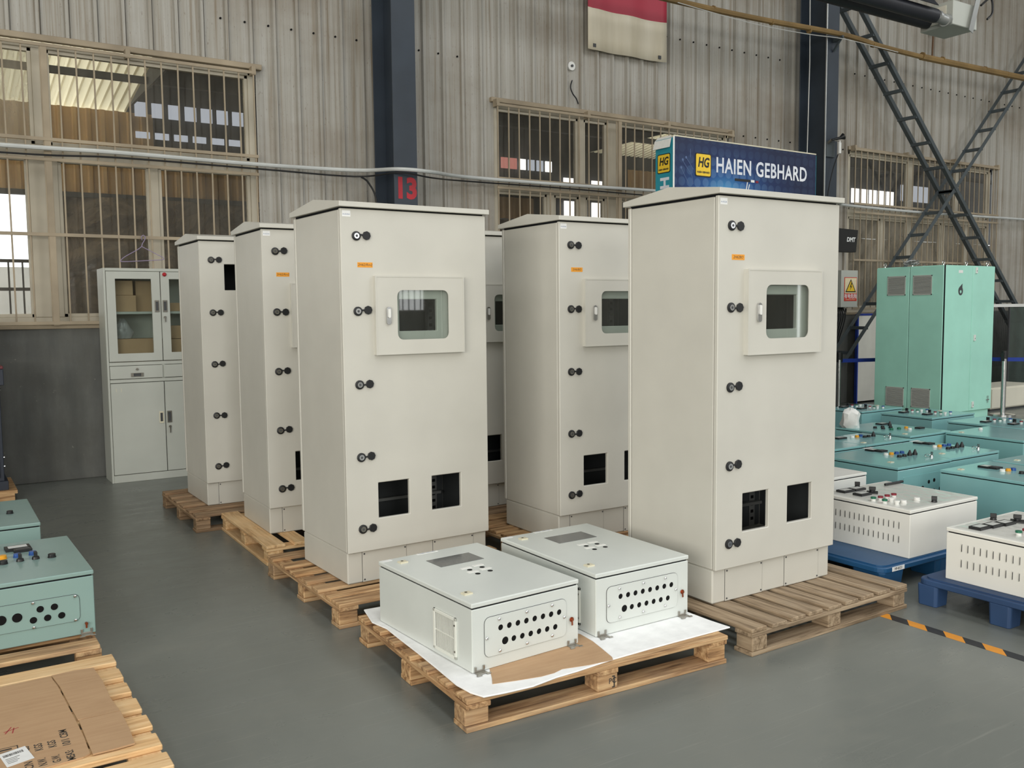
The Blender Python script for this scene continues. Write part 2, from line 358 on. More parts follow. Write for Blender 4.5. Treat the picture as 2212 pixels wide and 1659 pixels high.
def rrect(x0, x1, z0, z1, r, k=4):
    pts = []
    for cx, cz, a in ((x1-r, z0+r, -90), (x1-r, z1-r, 0), (x0+r, z1-r, 90), (x0+r, z0+r, 180)):
        for i in range(k+1):
            t = R(a+90*i/k); pts.append((cx+r*math.cos(t), cz+r*math.sin(t)))
    return pts
def rect_like(x0, x1, z0, z1, k=4):
    pts = []
    for cx, cz in ((x1, z0), (x1, z1), (x0, z1), (x0, z0)): pts += [(cx, cz)]*(k+1)
    return pts
_cache = {}
def boxmesh(sx, sy, sz, mat, bevel=0.002):
    key = (round(sx, 4), round(sy, 4), round(sz, 4), mat, bevel)
    if key not in _cache: _cache[key] = B().box(-sx/2, sx/2, -sy/2, sy/2, -sz/2, sz/2).mesh(mat, bevel)
    return _cache[key]

# ================================================================ ROOM
struct('floor', part('floor', B().box(RX0, RX1, RY0, RY1, -0.05, 0), 'floor_epoxy', None))
struct('ceiling', part('ceiling', B().box(RX0, RX1, RY0, RY1+0.1, RZ, RZ+0.1), 'ceiling_sheet', None))
struct('wall_left', part('wall_left', B().box(RX0-0.1, RX0, RY0, RY1, 0, RZ), 'room_wall', None))
struct('wall_right', part('wall_right', B().box(RX1, RX1+0.1, RY0, RY1, 0, RZ), 'room_wall', None))
struct('wall_front', part('wall_front', B().box(RX0, RX1, RY0-0.1, RY0, 0, RZ), 'room_wall', None))
for n_, (x0, x1, z0, z1, bars) in enumerate(((11.1, 11.8, 1.45, 2.25, 4), (22.3, 22.43, 0.02, 2.4, 0))):      # daylit doors of the wall behind the camera
    dr_ = struct('door_%d' % (n_+1))
    part('door_leaf', B().box(x0-.45, x0-.03, RY0, RY0+.05, 0, 2.45).box(x1+.03, x1+.4, RY0, RY0+.05, 0, 2.45), 'room_wall', dr_)
    part('daylit_glass', B().box(x0, x1, RY0+.01, RY0+.02, z0, z1), 'daylit', dr_)
    for k in range(bars): part('glazing_bar', B().box(x0+(k+.5)*(x1-x0)/bars-.012, x0+(k+.5)*(x1-x0)/bars+.012, RY0+.02, RY0+.04, z0, z1), 'dark_grey', dr_)
YW = 8.67
wall = struct('wall_back')
WIN = [(-1.6, 2.74), (5.37, 9.0), (11.45, 15.22)]; WZ0, WZ1 = 1.34, 3.70
part('concrete_dado', B().box(RX0, RX1, YW-0.03, YW+0.2, 0, 1.33), 'concrete', wall, bevel=0.006)
ribs = [0.695+0.2232*i for i in range(-40, 15)] + [4.06, 4.287] + [4.515+0.2288*i for i in range(0, 30)] + [11.37+0.2335*i for i in range(0, 52)]
ribs = sorted(x for x in ribs if RX0+0.1 < x < RX1-0.1)
def sheet(x0, x1, z0, z1, rr):
    """one profiled cladding sheet: flat pan with folded ribs and shallow stiffening lines"""
    pts = [(x0, 0)]
    prev = x0
    def pan(a, b):
        out = []; n = 2
        for k in range(1, n+1):
            c = a+(b-a)*k/(n+1)
            if b-a > 0.12: out += [(c-0.016, 0), (c-0.012, -0.0012), (c+0.012, -0.0012), (c+0.016, 0)]
        return out
    for r in rr:
        if r-0.022 <= prev or r+0.028 >= x1: continue
        pts += pan(prev, r-0.022) + [(r-0.022, 0), (r-0.013, -0.036), (r+0.013, -0.036), (r+0.020, 0), (r+0.021, 0.012), (r+0.027, 0.012), (r+0.028, 0)]; prev = r+0.028
    pts += pan(prev, x1) + [(x1, 0)]
    b = B(); b.loft([[(x, YW+y, z) for x, y in pts] for z in (z0, z1)], cap=False, closed=False)
    return b
mids = [ (a+b)/2 for a, b in zip(ribs, ribs[1:])]
edges = [RX0] + mids[3::4] + [RX1]
for a, b_ in zip(edges, edges[1:]):
    cuts = sorted({a, b_} | {e for w_ in WIN for e in w_ if a < e < b_})
    for c0, c1 in zip(cuts, cuts[1:]):
        mid = (c0+c1)/2; over = any(w0 < mid < w1 for w0, w1 in WIN)
        part('wall_panel', sheet(c0, c1, WZ1 if over else 1.33, RZ, [r for r in ribs if c0 < r < c1]), 'wall_sheet', wall)
sc_b = B()
for zr, xr in ((4.13, (2.3, 5.2)), (3.70, (9.1, 11.4)), (4.78, (7.9, 10.2)), (4.80, (11.4, 16.5))):
    for r in ribs:
        if xr[0] < r < xr[1]: sc_b.cyl((r-0.05, YW+0.003, zr), (r-0.05, YW-0.012, zr), 0.010, 6)
o = part('fixing_screws', sc_b, 'black_matte', wall); o['kind'] = 'stuff'

# windows: frames, mullions, panes
def window(n, x0, x1, up_posts, low_posts, pane_up, pane_low, zt=(2.75, 2.86)):
    w = struct('window_%d' % n); y0, y1 = YW+0.02, YW+0.09
    b = B()
    b.box(x0, x1, y0, y1, WZ1-0.05, WZ1); b.box(x0, x1, y0, y1, WZ0, WZ0+0.07); b.box(x0, x0+0.06, y0, y1, WZ0, WZ1); b.box(x1-0.07, x1, y0, y1, WZ0, WZ1)
    part('window_frame', b, 'frame_alu', w, bevel=0.004)
    part('transom', B().box(x0+0.06, x1-0.07, y0, y1, zt[0], zt[1]), 'frame_alu', w, bevel=0.004)
    part('window_sill', B().box(x0-0.03, x1+0.03, YW-0.045, YW+0.1, WZ0-0.03, WZ0), 'grille_tan', w, bevel=0.004)
    part('head_flashing', B().box(x0-0.05, x1+0.05, YW-0.05, YW+0.01, WZ1, WZ1+0.05), 'grille_tan', w, bevel=0.004)
    for posts, za, zb, panes in ((up_posts, zt[1], WZ1-0.05, pane_up), (low_posts, WZ0+0.07, zt[0], pane_low)):
        xs = [x0+0.06]
        for a, c in posts:
            part('mullion', B().box(a, c, y0-0.005, y1-0.005, za, zb), 'frame_alu', w, bevel=0.004); xs += [a, c]
        xs.append(x1-0.07)
        for k in range(0, len(xs), 2):
            a, c = xs[k], xs[k+1]
            s = part('sash', B().box(a, a+0.03, y0+0.01, y1-0.01, za, zb).box(c-0.03, c, y0+0.01, y1-0.01, za, zb).box(a, c, y0+0.01, y1-0.01, za, za+0.03).box(a, c, y0+0.01, y1-0.01, zb-0.03, zb), 'frame_alu', w, bevel=0.003)
            part('pane', B().box(a+0.03, c-0.03, y0+0.03, y0+0.035, za+0.03, zb-0.03), panes[(k//2) % len(panes)], s)
    return w
window(1, -1.6, 2.74, [(0.86, 0.965)], [(-0.45, -0.38), (0.80, 1.02), (1.765, 1.835)], ['pane_dusty', 'pane_dirty'], ['pane_dirty'])
window(2, 5.37, 9.0, [(6.55, 6.63), (6.98, 7.16)], [(6.10, 6.2), (6.56, 6.66), (6.95, 7.16), (8.05, 8.15)], ['pane_dirty'], ['pane_dirty'])
window(3, 11.45, 15.22, [(12.93, 13.05), (14.2, 14.28)], [(12.27, 12.37), (12.93, 13.05), (13.85, 13.93), (14.5, 14.58)], ['pane_dirty'], ['pane_dusty'])
# security grilles
def grille(label, xs, zrails, posts=()):
    g = thing('window_grille', label, 'grille', (0, 0, 0), 0, 'tan window grilles'); y = 8.56
    zb, zt = zrails[-1], zrails[0]
    me = boxmesh(0.013, 0.013, zt-zb, 'grille_tan', 0.0015)
    for x in xs: link('bar', me, g, (x, y, (zb+zt)/2), (0, random.uniform(-.003, .003), 0))
    for z in zrails: part('rail', B().box(xs[0]-0.02, xs[-1]+0.02, y-0.016, y-0.004, z-0.014, z+0.014), 'grille_tan', g, bevel=0.0015)
    for x in posts: part('post', B().box(x-0.025, x+0.025, y-0.012, y+0.012, zb-0.02, zt+0.01), 'grille_tan', g, bevel=0.002)
    for x in (xs[0], xs[len(xs)//3], xs[2*len(xs)//3], xs[-1]):
        part('hook', B().box(x-0.02, x+0.02, y-0.012, YW-0.04, zt-0.02, zt+0.06), 'grille_tan', g, bevel=0.002)
    return g
grille('tan steel security bars across the leftmost window above the metal filing cabinet', [0.915-0.138*i for i in range(12, 0, -1)]+[0.915]+[1.05+0.1366*i for i in range(0, 13)], (3.65, 2.885, 2.72, 2.10, 1.36), (0.94,))
grille('tan steel security bars across the middle window beside the blue banner stand', [5.36+0.1385*i for i in range(0, 27)], (3.66, 2.87, 2.77, 2.10, 1.36), (7.07,))
grille('tan steel security bars across the far right window behind the lattice braces', [11.47+0.139*i for i in range(0, 28)], (3.70, 2.925, 2.80, 2.11, 1.40))

# ---------------------------------------------------------------- yard and neighbouring shed seen through the windows
struct('ground_yard', part('ground_yard', B().box(-14, 40, 8.9, 26, -0.15, -0.1), 'yard_ground', None))
shed = thing('outbuilding', 'neighbouring shed of tan corrugated sheet on a rough stone base beyond the windows', 'building')
YO = 12.5
def corr(x0, x1, z0, z1, mat, p=0.16, d=0.03, name='cladding_sheet'):
    n = int((x1-x0)/p); pts = []
    for i in range(n):
        x = x0+i*p; pts += [(x, 0), (x+p*0.5, 0), (x+p*0.62, -d), (x+p*0.88, -d)]
    pts.append((x1, 0))
    b = B(); b.loft([[(x, YO+y, z) for x, y in pts] for z in (z0, z1)], cap=False, closed=False)
    return part(name, b, mat, shed)
corr(-4, 0.6, 2.92, 3.97, 'tan_sheet'); corr(0.6, 2.6, 2.92, 3.97, 'tan_sheet'); corr(2.6, 4.6, 2.92, 3.56, 'tan_sheet')
corr(7.0, 8.5, 2.9, 3.24, 'tan_sheet'); corr(10.5, 12.4, 2.9, 3.86, 'tan_sheet')
part('beam', B().box(-4, 5, YO-0.08, YO+0.02, 2.87, 2.93), 'shed_dark', shed)
b = B(); nx, nz = 60, 14
g = [[b.bm.verts.new((1.2+i*(26.0/nx), YO-0.05+random.uniform(-.1, .1), -0.1+j*(2.98/nz))) for j in range(nz+1)] for i in range(nx+1)]
for i in range(nx):
    for j in range(nz): b.bm.faces.new((g[i][j], g[i+1][j], g[i+1][j+1], g[i][j+1]))
part('stone_base', b, 'rock', shed)
part('dark_wall', B().box(4.4, 34, YO+0.05, YO+0.15, 2.9, 5.2).box(2.6, 4.4, YO+0.05, YO+0.15, 3.5, 5.2).box(2.30, 2.6, YO+0.05, YO+0.15, 3.9, 5.2).box(2.30, 2.33, 8.95, YO+.1, 4.02, 5.3).box(9.67, 9.7, 8.95, YO+.1, 4.1, 5.3).box(11.6, 11.63, 8.95, YO+.1, 4.1, 5.3), 'shed_dark', shed)
def roof(x0, x1, mat, up=0.0):
    p = 0.10; pts = []
    for i in range(int((x1-x0)/p)): x = x0+i*p; pts += [(x, 0), (x+p*0.5, 0), (x+p*0.62, 0.03), (x+p*0.88, 0.03)]
    pts.append((x1, 0)); b = B()
    b.loft([[(x, y, z+d) for x, d in pts] for y, z in ((YO+0.2, 3.98+up), (8.95, 4.55+up*.4))], cap=False, closed=False)
    return part('roof_sheet', b, mat, shed)
roof(-5, 2.3, 'roof_cream'); roof(2.3, 9.7, 'shed_dark', .6); roof(9.7, 11.6, 'roof_cream', .1); roof(11.6, 34, 'shed_dark', .6)
part('purlin', B().box(-5, 20, 11.2, 11.28, 4.06, 4.13), 'shed_dark', shed); part('purlin', B().box(-5, 20, 9.9, 9.98, 4.27, 4.34), 'shed_dark', shed)
def lit(x0, x1, z0, z1, mat='daylit'):  # emissive panes added to draw the bright shapes in the windows
    part('glow_pane', B().box(x0, x1, YO-0.04, YO-0.02, z0, z1), mat, shed)
for i in range(7): lit(2.38+0.205*i, 2.38+0.205*i+0.145, 3.93, 4.11, 'glow_blue')
for i in range(6): lit(2.38+0.235*i, 2.38+0.235*i+0.17, 3.66, 3.74, 'glow_blue')
for i in range(6): lit(7.86+0.172*i, 7.86+0.172*i+0.125, 3.69, 3.86, ('glow_red', 'glow_red', 'daylit', 'glow_blue', 'glow_blue', 'daylit')[i])
lit(9.09, 9.34, 3.45, 3.62); lit(9.68, 10.12, 3.46, 3.61); lit(9.1, 9.42, 2.96, 3.24); lit(9.68, 10.12, 2.96, 3.24)
for i in range(5): lit(16.6+0.3*i, 16.6+0.3*i+0.24, 3.62, 3.92)
lit(18.3, 19.3, 3.75, 4.1, 'glow_blue'); lit(15.7, 16.3, 3.5, 3.6)
struct('wall_yard', part('wall_yard', B().box(-14, 8, 19, 19.2, -0.1, 2.3), 'panel_white', None))
rb = thing('yard_railing', 'thin dark yard railing seen low through the leftmost window pane', 'railing')
for i in range(22): part('bar', B().box(-2.2+0.155*i, -2.2+0.155*i+0.02, 12.9, 12.92, -0.1, 2.1), 'shed_dark', rb)
for z in (0.9, 1.75, 2.1): part('rail', B().box(-2.3, 1.2, 12.9, 12.93, z-0.02, z+0.02), 'shed_dark', rb)

# ---------------------------------------------------------------- columns
def column(x, label, num=None):
    c = thing('steel_column', label, 'column', (x, 8.08, 0), 0, 'steel columns')
    w = 0.25
    part('flange', B().box(0, w, 0, 0.014, 0, RZ), 'column_navy', c, bevel=0.002)
    part('flange', B().box(0, w, 0.43, 0.444, 0, RZ), 'column_navy', c, bevel=0.002)
    part('web', B().box(w/2-0.006, w/2+0.006, 0.014, 0.43, 0, RZ), 'column_navy', c)
    if num: link('stencilled_number', textmesh(num, 0.27, 'red_paint', 0.012, 0.0006, 0, 1.0, 0.2), c, (w/2, -0.001, 2.61), FRONT)['label'] = 'red stencilled number 13'
    return c
column(3.875, 'dark blue steel column with a red stencilled 13', '13')
c2 = column(10.19, 'dark blue steel column behind the blue banner stand with an alarm horn')
part('bracket', B().bar((0.12, -0.01, 4.93), (0.12, -0.16, 4.96), 0.03, 0.03, (0, 0, 1)).bar((0.12, -0.01, 4.80), (0.12, -0.13, 4.94), 0.025, 0.02, (1, 0, 0)), 'brace_grey', c2)

# lattice braces: two chords one behind the other, joined by rungs
def brace(p0, p1, label, rungs, dy=0.0):
    g = thing('lattice_brace', label, 'brace', (0, 0, 0), 0, 'crossed lattice braces')
    ya, yb = 8.16+dy, 8.43+dy
    for y in (ya, yb):
        a = Vector((p0[0], y, p0[1])); b2 = Vector((p1[0], y, p1[1])); d = (b2-a).normalized(); nrm = d.cross(Vector((0, 1, 0)))
        b = B().bar(a, b2, 0.006, 0.06, (0, 1, 0)); b.bar(a+nrm*0.028+Vector((0, -0.027, 0)), b2+nrm*0.028+Vector((0, -0.027, 0)), 0.06, 0.006, (0, 1, 0))
        part('chord', b, 'brace_grey', g)
    n = rungs
    for i in range(n+1):
        t_ = (i+0.35)/(n+0.7); x = p0[0]+(p1[0]-p0[0])*t_; z = p0[1]+(p1[1]-p0[1])*t_
        part('rung', B().bar((x, ya-0.02, z), (x, yb+0.02, z), 0.045, 0.045, (0, 0, 1)), 'brace_grey', g)
brace((10.45, 5.97), (16.55, -0.02+0.05), 'dark grey lattice brace slanting down to the right from the column by the banner', 17)
brace((10.45, 0.32), (16.55, 6.38), 'dark grey lattice brace rising to the right behind the mint cabinet', 17, 0.012)

# conduit, cables, pole
def smooth_path(pts, n=6):
    out = []
    for i in range(len(pts)-1):
        p0 = Vector(pts[max(i-1, 0)]); p1 = Vector(pts[i]); p2 = Vector(pts[i+1]); p3 = Vector(pts[min(i+2, len(pts)-1)])
        for k in range(n):
            t_ = k/n
            out.append(0.5*((2*p1)+(p2-p0)*t_+(2*p0-5*p1+4*p2-p3)*t_*t_+(3*p1-p0-3*p2+p3)*t_**3))
    out.append(Vector(pts[-1])); return out
yc = 8.50
cp = [(-2, yc, 2.79), (0.59, yc, 2.80), (1.46, yc, 2.812), (2.66, yc, 2.805), (3.6, yc-.1, 2.805), (3.9, yc-.46, 2.79), (4.25, yc-.46, 2.79), (4.9, yc, 2.845), (6.1, yc, 2.845), (7.35, yc, 2.86), (9.0, yc, 2.87), (10.1, yc-.45, 2.82), (10.5, yc-.45, 2.83), (11.2, yc, 2.88), (13.2, yc, 2.865), (16.0, yc, 2.89), (19, yc, 2.9)]
tag(part('wall_conduit', B().tube(smooth_path(cp), 0.019, 8), 'conduit_pale', None, smooth=True), 'long pale metal conduit running across the wall over all three windows', 'conduit')
cb = [(x, y-0.02, z-0.035-0.03*math.sin(i*1.9)**2) for i, (x, y, z) in enumerate(cp[:10])]
tag(part('black_cable', B().tube(smooth_path(cb), 0.008, 6), 'black_plastic', None, smooth=True), 'black cable sagging just under the pale wall conduit', 'cable')
tag(part('hanging_cable', B().tube(smooth_path([(3.64, 8.33, 2.735), (3.72, 8.33, 2.68), (3.80, 8.33, 2.5), (3.83, 8.33, 2.0), (3.84, 8.33, 1.2), (3.84, 8.33, 0.1)]), 0.009, 6), 'black_plastic', None, smooth=True), 'black cable dropping from the conduit beside the column marked 13', 'cable')
pp = [(4.0, 7.97, 4.95), (7.3, 7.97, 4.93), (8.7, 7.97, 4.945), (10.31, 7.97, 5.00), (11.2, 7.97, 4.965), (12.1, 7.97, 4.955), (13.4, 7.97, 4.975), (14.83, 7.97, 5.0), (17.5, 7.97, 5.03)]
pol = thing('bamboo_pole', 'long tan pole tied along the top of the wall from column to column', 'pole')
part('pole', B().tube(smooth_path(pp[:6]), 0.036, 8), 'bamboo', pol, smooth=True); part('pole', B().tube(smooth_path([pp[5]]+pp[6:]), 0.048, 8), 'bamboo', pol, smooth=True)
kb = B()
for x in (8.0, 9.0, 9.7, 11.0, 12.12, 12.6, 13.7, 14.3): kb.cyl((x-0.012, 7.97, 4.955+0.008*(x-10)), (x+0.012, 7.97, 4.955+0.008*(x-10)), 0.052 if x > 12 else 0.040, 8)
part('knots', kb, 'bamboo', pol)
tag(part('white_wire', B().tube(smooth_path([(7.4, 7.93, 4.9), (8.6, 7.93, 4.86), (9.6, 7.93, 4.885), (10.3, 7.93, 4.93), (11.0, 7.93, 4.93), (11.5, 7.93, 4.925)]), 0.005, 5), 'cable_white', None), 'thin white wire slung below the tan pole', 'wire')
tag(part('drop_wire', B().tube([(9.80, 8.06, 6.4), (9.83, 8.06, 4.6), (9.80, 8.06, 3.0), (9.82, 8.06, 0.2)], 0.006, 5), 'cable_white', None), 'thin white wire hanging straight down in front of the column behind the banner', 'wire')
tag(part('drop_conduit', B().tube([(10.168, 8.065, 6.6), (10.165, 8.065, 4.0), (10.165, 8.065, 1.0), (10.165, 8.065, 0.1)], 0.012, 6), 'galvanised', None), 'slim grey conduit clipped to the edge of the column behind the banner', 'conduit')
hk = thing('wall_hanger', 'short rusty rod hanging on the wall below the black tube heater', 'rod')
part('rod', B().tube([(13.35, 8.60, 5.75), (13.33, 8.60, 5.22)], 0.014, 6), 'rust', hk); part('clip', B().box(13.32, 13.39, 8.57, 8.62, 5.62, 5.74), 'black_plastic', hk)
vt = thing('wall_vent', 'small round white cap on the wall above the middle window', 'vent')
part('cap_ring', B().cyl((6.42, 8.665, 4.225), (6.42, 8.635, 4.225), 0.05, 16), 'plastic_white', vt); part('cap_core', B().cyl((6.42, 8.635, 4.225), (6.42, 8.62, 4.225), 0.015, 10), 'dark_grey', vt)
tag(part('wire_stub', B().tube(smooth_path([(6.42, 8.63, 4.06), (6.39, 8.62, 3.98), (6.42, 8.62, 3.91), (6.47, 8.62, 3.86), (6.50, 8.62, 3.80)]), 0.008, 5), 'black_plastic', None), 'curled black wire stub on the wall below the round white cap', 'wire')

# poster
ps = thing('wall_banner', 'hanging banner with a red band over a cream field, high on the wall', 'banner')
b = B(); nx = 16
b.loft([[(6.60+1.2*i/nx, 8.585-0.012*math.sin(i*0.9)-(0.02 if i in (0, nx) else 0), z) for i in range(nx+1)] for z in (4.43, 4.6, 4.9, 5.2, 5.9)], cap=False, closed=False)
o = part('sheet', b, 'poster', ps, smooth=True); sd = o.modifiers.new('s', 'SOLIDIFY'); sd.thickness = 0.004
part('eyelet_patch', B().box(6.68, 6.72, 8.565, 8.57, 4.46, 4.50).box(7.68, 7.72, 8.56, 8.57, 4.46, 4.50), 'dark_grey', ps)

# radiant tube heater
h = thing('tube_heater', 'black twin tube radiant heater with a grey burner box, hung high on the right', 'heater')
part('tube', B().cyl((4.5, 6.0, 4.545), (9.32, 6.0, 4.545), 0.075, 16), 'heater_black', h, smooth=True)
part('tube', B().cyl((4.5, 6.28, 4.60), (10.0, 6.28, 4.60), 0.075, 16), 'heater_black', h, smooth=True)
part('reflector', B().prism([(5.88, 4.60), (5.98, 4.72), (6.32, 4.78), (6.42, 4.66), (6.42, 4.67), (6.32, 4.80), (5.98, 4.74), (5.87, 4.60)], 'x', 4.5, 9.2), 'heater_black', h)
part('elbow', B().cyl((9.32, 6.0, 4.545), (9.52, 6.0, 4.53), 0.056, 16).cyl((9.36, 6.0, 4.545), (9.40, 6.0, 4.545), 0.066, 16).cyl((9.50, 6.0, 4.53), (9.62, 6.04, 4.56), 0.065, 16), 'galvanised', h, smooth=True)
part('elbow', B().cyl((10.0, 6.28, 4.60), (10.2, 6.28, 4.60), 0.058, 16), 'galvanised', h, smooth=True)
part('burner_box', B().box(9.62, 10.08, 5.97, 6.36, 4.50, 4.76), 'file_grey', h, bevel=0.006)
part('label_plate', B().box(9.612, 9.62, 6.05, 6.3, 4.54, 4.72), 'cream', h)
part('hanger_bracket', B().bar((9.9, 5.93, 4.45), (10.15, 5.93, 5.2), 0.08, 0.006, (0, 1, 0)), 'galvanised', h)
part('cable', B().tube(smooth_path([(10.2, 6.0, 4.8), (10.36, 5.98, 4.9), (10.4, 5.98, 4.75), (10.3, 5.98, 4.66)]), 0.012, 6), 'black_plastic', h)
for x in (5.5, 7.6): part('hanger_rod', B().cyl((x, 6.14, 4.79), (x, 6.14, RZ), 0.006, 6), 'galvanised', h)

# alarm horn, warning box, black box on the column
hn = thing('alarm_horn', 'black alarm horn with a small clear lamp on a plate on the column', 'horn')
part('back_plate', B().box(10.19, 10.36, 8.055, 8.0795, 3.42, 3.62), 'brace_grey', hn, bevel=0.003)
part('horn', B().cyl((10.22, 8.0, 3.63), (10.33, 7.95, 3.66), 0.014, 12, 0.02).cyl((10.33, 7.95, 3.66), (10.37, 7.93, 3.68), 0.02, 12, 0.045), 'black_plastic', hn, smooth=True)
part('lamp', B().cyl((10.345, 7.97, 3.46), (10.345, 7.97, 3.60), 0.022, 12).cyl((10.345, 7.97, 3.60), (10.345, 7.97, 3.63), 0.012, 10), 'plastic_white', hn, smooth=True)
part('arm', B().tube([(10.22, 8.06, 3.60), (10.22, 8.0, 3.63)], 0.02, 8).tube([(10.22, 8.0, 3.63), (10.34, 7.97, 3.62)], 0.008, 6), 'steel', hn)
part('cable', B().tube(smooth_path([(10.33, 7.98, 3.45), (10.28, 8.02, 3.25), (10.22, 8.05, 2.9), (10.21, 8.05, 2.5)]), 0.007, 5), 'black_plastic', hn)
wb = thing('warning_box', 'grey wall box with a yellow and red electric hazard sign', 'electrical box', (11.05, 8.44, 1.42))
part('box_body', B().box(0, 0.37, 0, 0.2, 0, 0.53), 'file_grey', wb, bevel=0.004)
sg = part('warning_sign', B().box(0.065, 0.345, -0.004, 0, 0.09, 0.43), 'sign_red', wb, label='yellow triangle and red caption hazard sign')
part('sign_field', B().box(0.075, 0.335, -0.0055, -0.004, 0.20, 0.42), 'sign_cream', sg)
part('triangle_border', B().prism([(0.085, 0.215), (0.325, 0.215), (0.205, 0.405)], 'y', -0.0065, -0.0055), 'black_plastic', sg)
part('triangle', B().prism([(0.112, 0.231), (0.298, 0.231), (0.205, 0.378)], 'y', -0.0075, -0.0065), 'yellow_sign', sg)
part('lightning', B().prism([(0.215, 0.355), (0.180, 0.285), (0.205, 0.29), (0.188, 0.240), (0.232, 0.305), (0.207, 0.30), (0.232, 0.35)], 'y', -0.0085, -0.0075), 'black_plastic', sg)
link('caption', textmesh('\u6709\u7535\u5371\u9669', 0.07, 'white_paper', 0.001), sg, (0.205, -0.0045, 0.155), FRONT)
link('caption', textmesh('DANGER ELECTRICITY', 0.022, 'sign_cream', 0), sg, (0.205, -0.0045, 0.11), FRONT)
cbw = B()
for k in range(4): cbw.tube(smooth_path([(0.05+0.03*k, 0.1, 0.0), (0.04+0.035*k, 0.06-0.01*k, -0.12), (0.02+0.02*k, 0.08, -0.3-0.05*k), (0.0+0.02*k, 0.12, -0.6)]), 0.009, 6)
part('cables', cbw, 'black_plastic', wb)
db = thing('black_box', 'black metal box with small white lettering fixed beside the column', 'box', (10.45, 8.22, 2.19))
part('box_body', B().prism([(0, 0), (0.62, 0.0), (0.66, 0.31), (0, 0.33)], 'y', 0, 0.12), 'black_plastic', db, bevel=0.004)
link('lettering', textmesh('DMT', 0.085, 'white_paper', 0.003, 0.0006, 0.15), db, (0.50, -0.001, 0.17), FRONT)

# ---------------------------------------------------------------- wooden pallets
def pallet(label, loc, rz, lx, ly, decks, mat, nstr=3, bottoms='deck', dk=0.018, st=0.018, bl=0.061, bo=0.018, name='wooden_pallet', jit=1.0, feet=False):
    """deck boards run along local x; decks = [(y0, y1)]; stringers along y"""
    p = thing(name, label, 'pallet', loc, rz, 'wooden pallets'); z = 0.0
    sw = 0.095; xs = [sw/2, lx/2, lx-sw/2]; ys = [0.05, ly/2, ly-0.05]
    J = lambda a: random.uniform(-a, a)*jit
    zb = 0.0
    if bottoms == 'deck':
        for y in ys: link('bottom_board', boxmesh(lx, 0.1, bo, mat), p, (lx/2, y, bo/2), (0, 0, J(.004)))
    else:
        for x in xs: link('bottom_board', boxmesh(ly, 0.1, bo, mat), p, (x, ly/2, bo/2), (0, 0, R(90)+J(.004)))
    for x in xs:
        for y in ys: link('block', boxmesh(0.092, 0.088, bl, mat, 0.004), p, (x+J(.004), y+J(.004), bo+bl/2), (0, 0, R(random.choice((0, 180)))+J(.03)))
    for x in xs: link('stringer_board', boxmesh(ly, sw, st, mat), p, (x+J(.003), ly/2, bo+bl+st/2), (0, 0, R(90)+J(.004)))
    for y0, y1 in decks:
        link('deck_board', boxmesh(lx, round(y1-y0, 3), dk, mat, 0.003), p, (lx/2+J(.006), (y0+y1)/2, bo+bl+st+dk/2), (0, 0, J(.006)))
    return p
PT = 0.115
ev = lambda n, ly, w: [( (ly-w)*i/(n-1), (ly-w)*i/(n-1)+w) for i in range(n)]
fpal = pallet('pale wooden pallet under the two light grey enclosures with white foam, in front', (1.475, 2.598, 0), -0.045, 1.185, 1.02, ev(7, 1.02, 0.09), 'wood_used')
link('block_stamp', textmesh('IPPC', .03, 'ink', .0004, .0002), fpal, (1.185/2+.012, .004, .05), FRONT)
link('block_stamp', textmesh('[   ]', .05, 'ink', .0006, .0002), fpal, (1.185/2, .004, .05), FRONT)
pallet('weathered grey wooden pallet under the right front beige cabinet', (3.865, 2.55, 0), R(90)+0.018, 1.06, 1.075, ev(9, 1.075, 0.092), 'wood_grey', bottoms='stringer')
pallet('wooden pallet under the beige cabinet at front left', (1.505, 3.80, 0), 0.0, 1.1, 1.02, [(0, .1), (.115, .2), (.265, .35), (.42, .505), (.575, .66), (.73, .815), (.92, 1.02)], 'wood_used')
pallet('pale wooden pallet under the second beige cabinet of the left row', (2.64, 4.985, 0), R(90)-0.02, 1.02, 1.08, [(0, .1), (.2, .3), (.36, .46), (.52, .62), (.68, .76), (.83, .92), (.97, 1.08)], 'wood_fresh')
pallet('worn brown wooden pallet under the rearmost beige cabinet by the filing cabinet', (1.42, 6.03, 0), 0.0, 1.1, 1.0, ev(6, 1.0, 0.1), 'wood_dark')
pallet('wooden pallet under the middle beige cabinet between the two front cabinets', (2.80, 3.95, 0), 0.0, 1.12, 1.0, ev(7, 1.0, 0.1), 'wood_used')
pallet('wooden pallet under the rear beige cabinet mostly hidden in the gap', (2.70, 4.98, 0), 0.0, 1.15, 1.0, ev(7, 1.0, 0.1), 'wood_dark')
pallet('wooden pallet under the front grey-green enclosure at the left edge', (-0.62, 3.88, 0), 0.0, 1.15, 1.0, ev(6, 1.0, 0.1), 'wood_used')
pallet('wooden pallet under the rear grey-green enclosure at the left edge', (-0.68, 5.0, 0), 0.0, 1.1, 1.0, ev(6, 1.0, 0.1), 'wood_used')
pallet('fresh yellow wooden pallet with a flattened carton on it, bottom left', (-0.62, 2.70, 0), 0.0, 1.165, 1.046, [(0.0, 0.10), (0.153, 0.253), (0.304, 0.405), (0.46, 0.567), (0.625, 0.725), (0.779, 0.88), (0.947, 1.046)], 'wood_fresh')

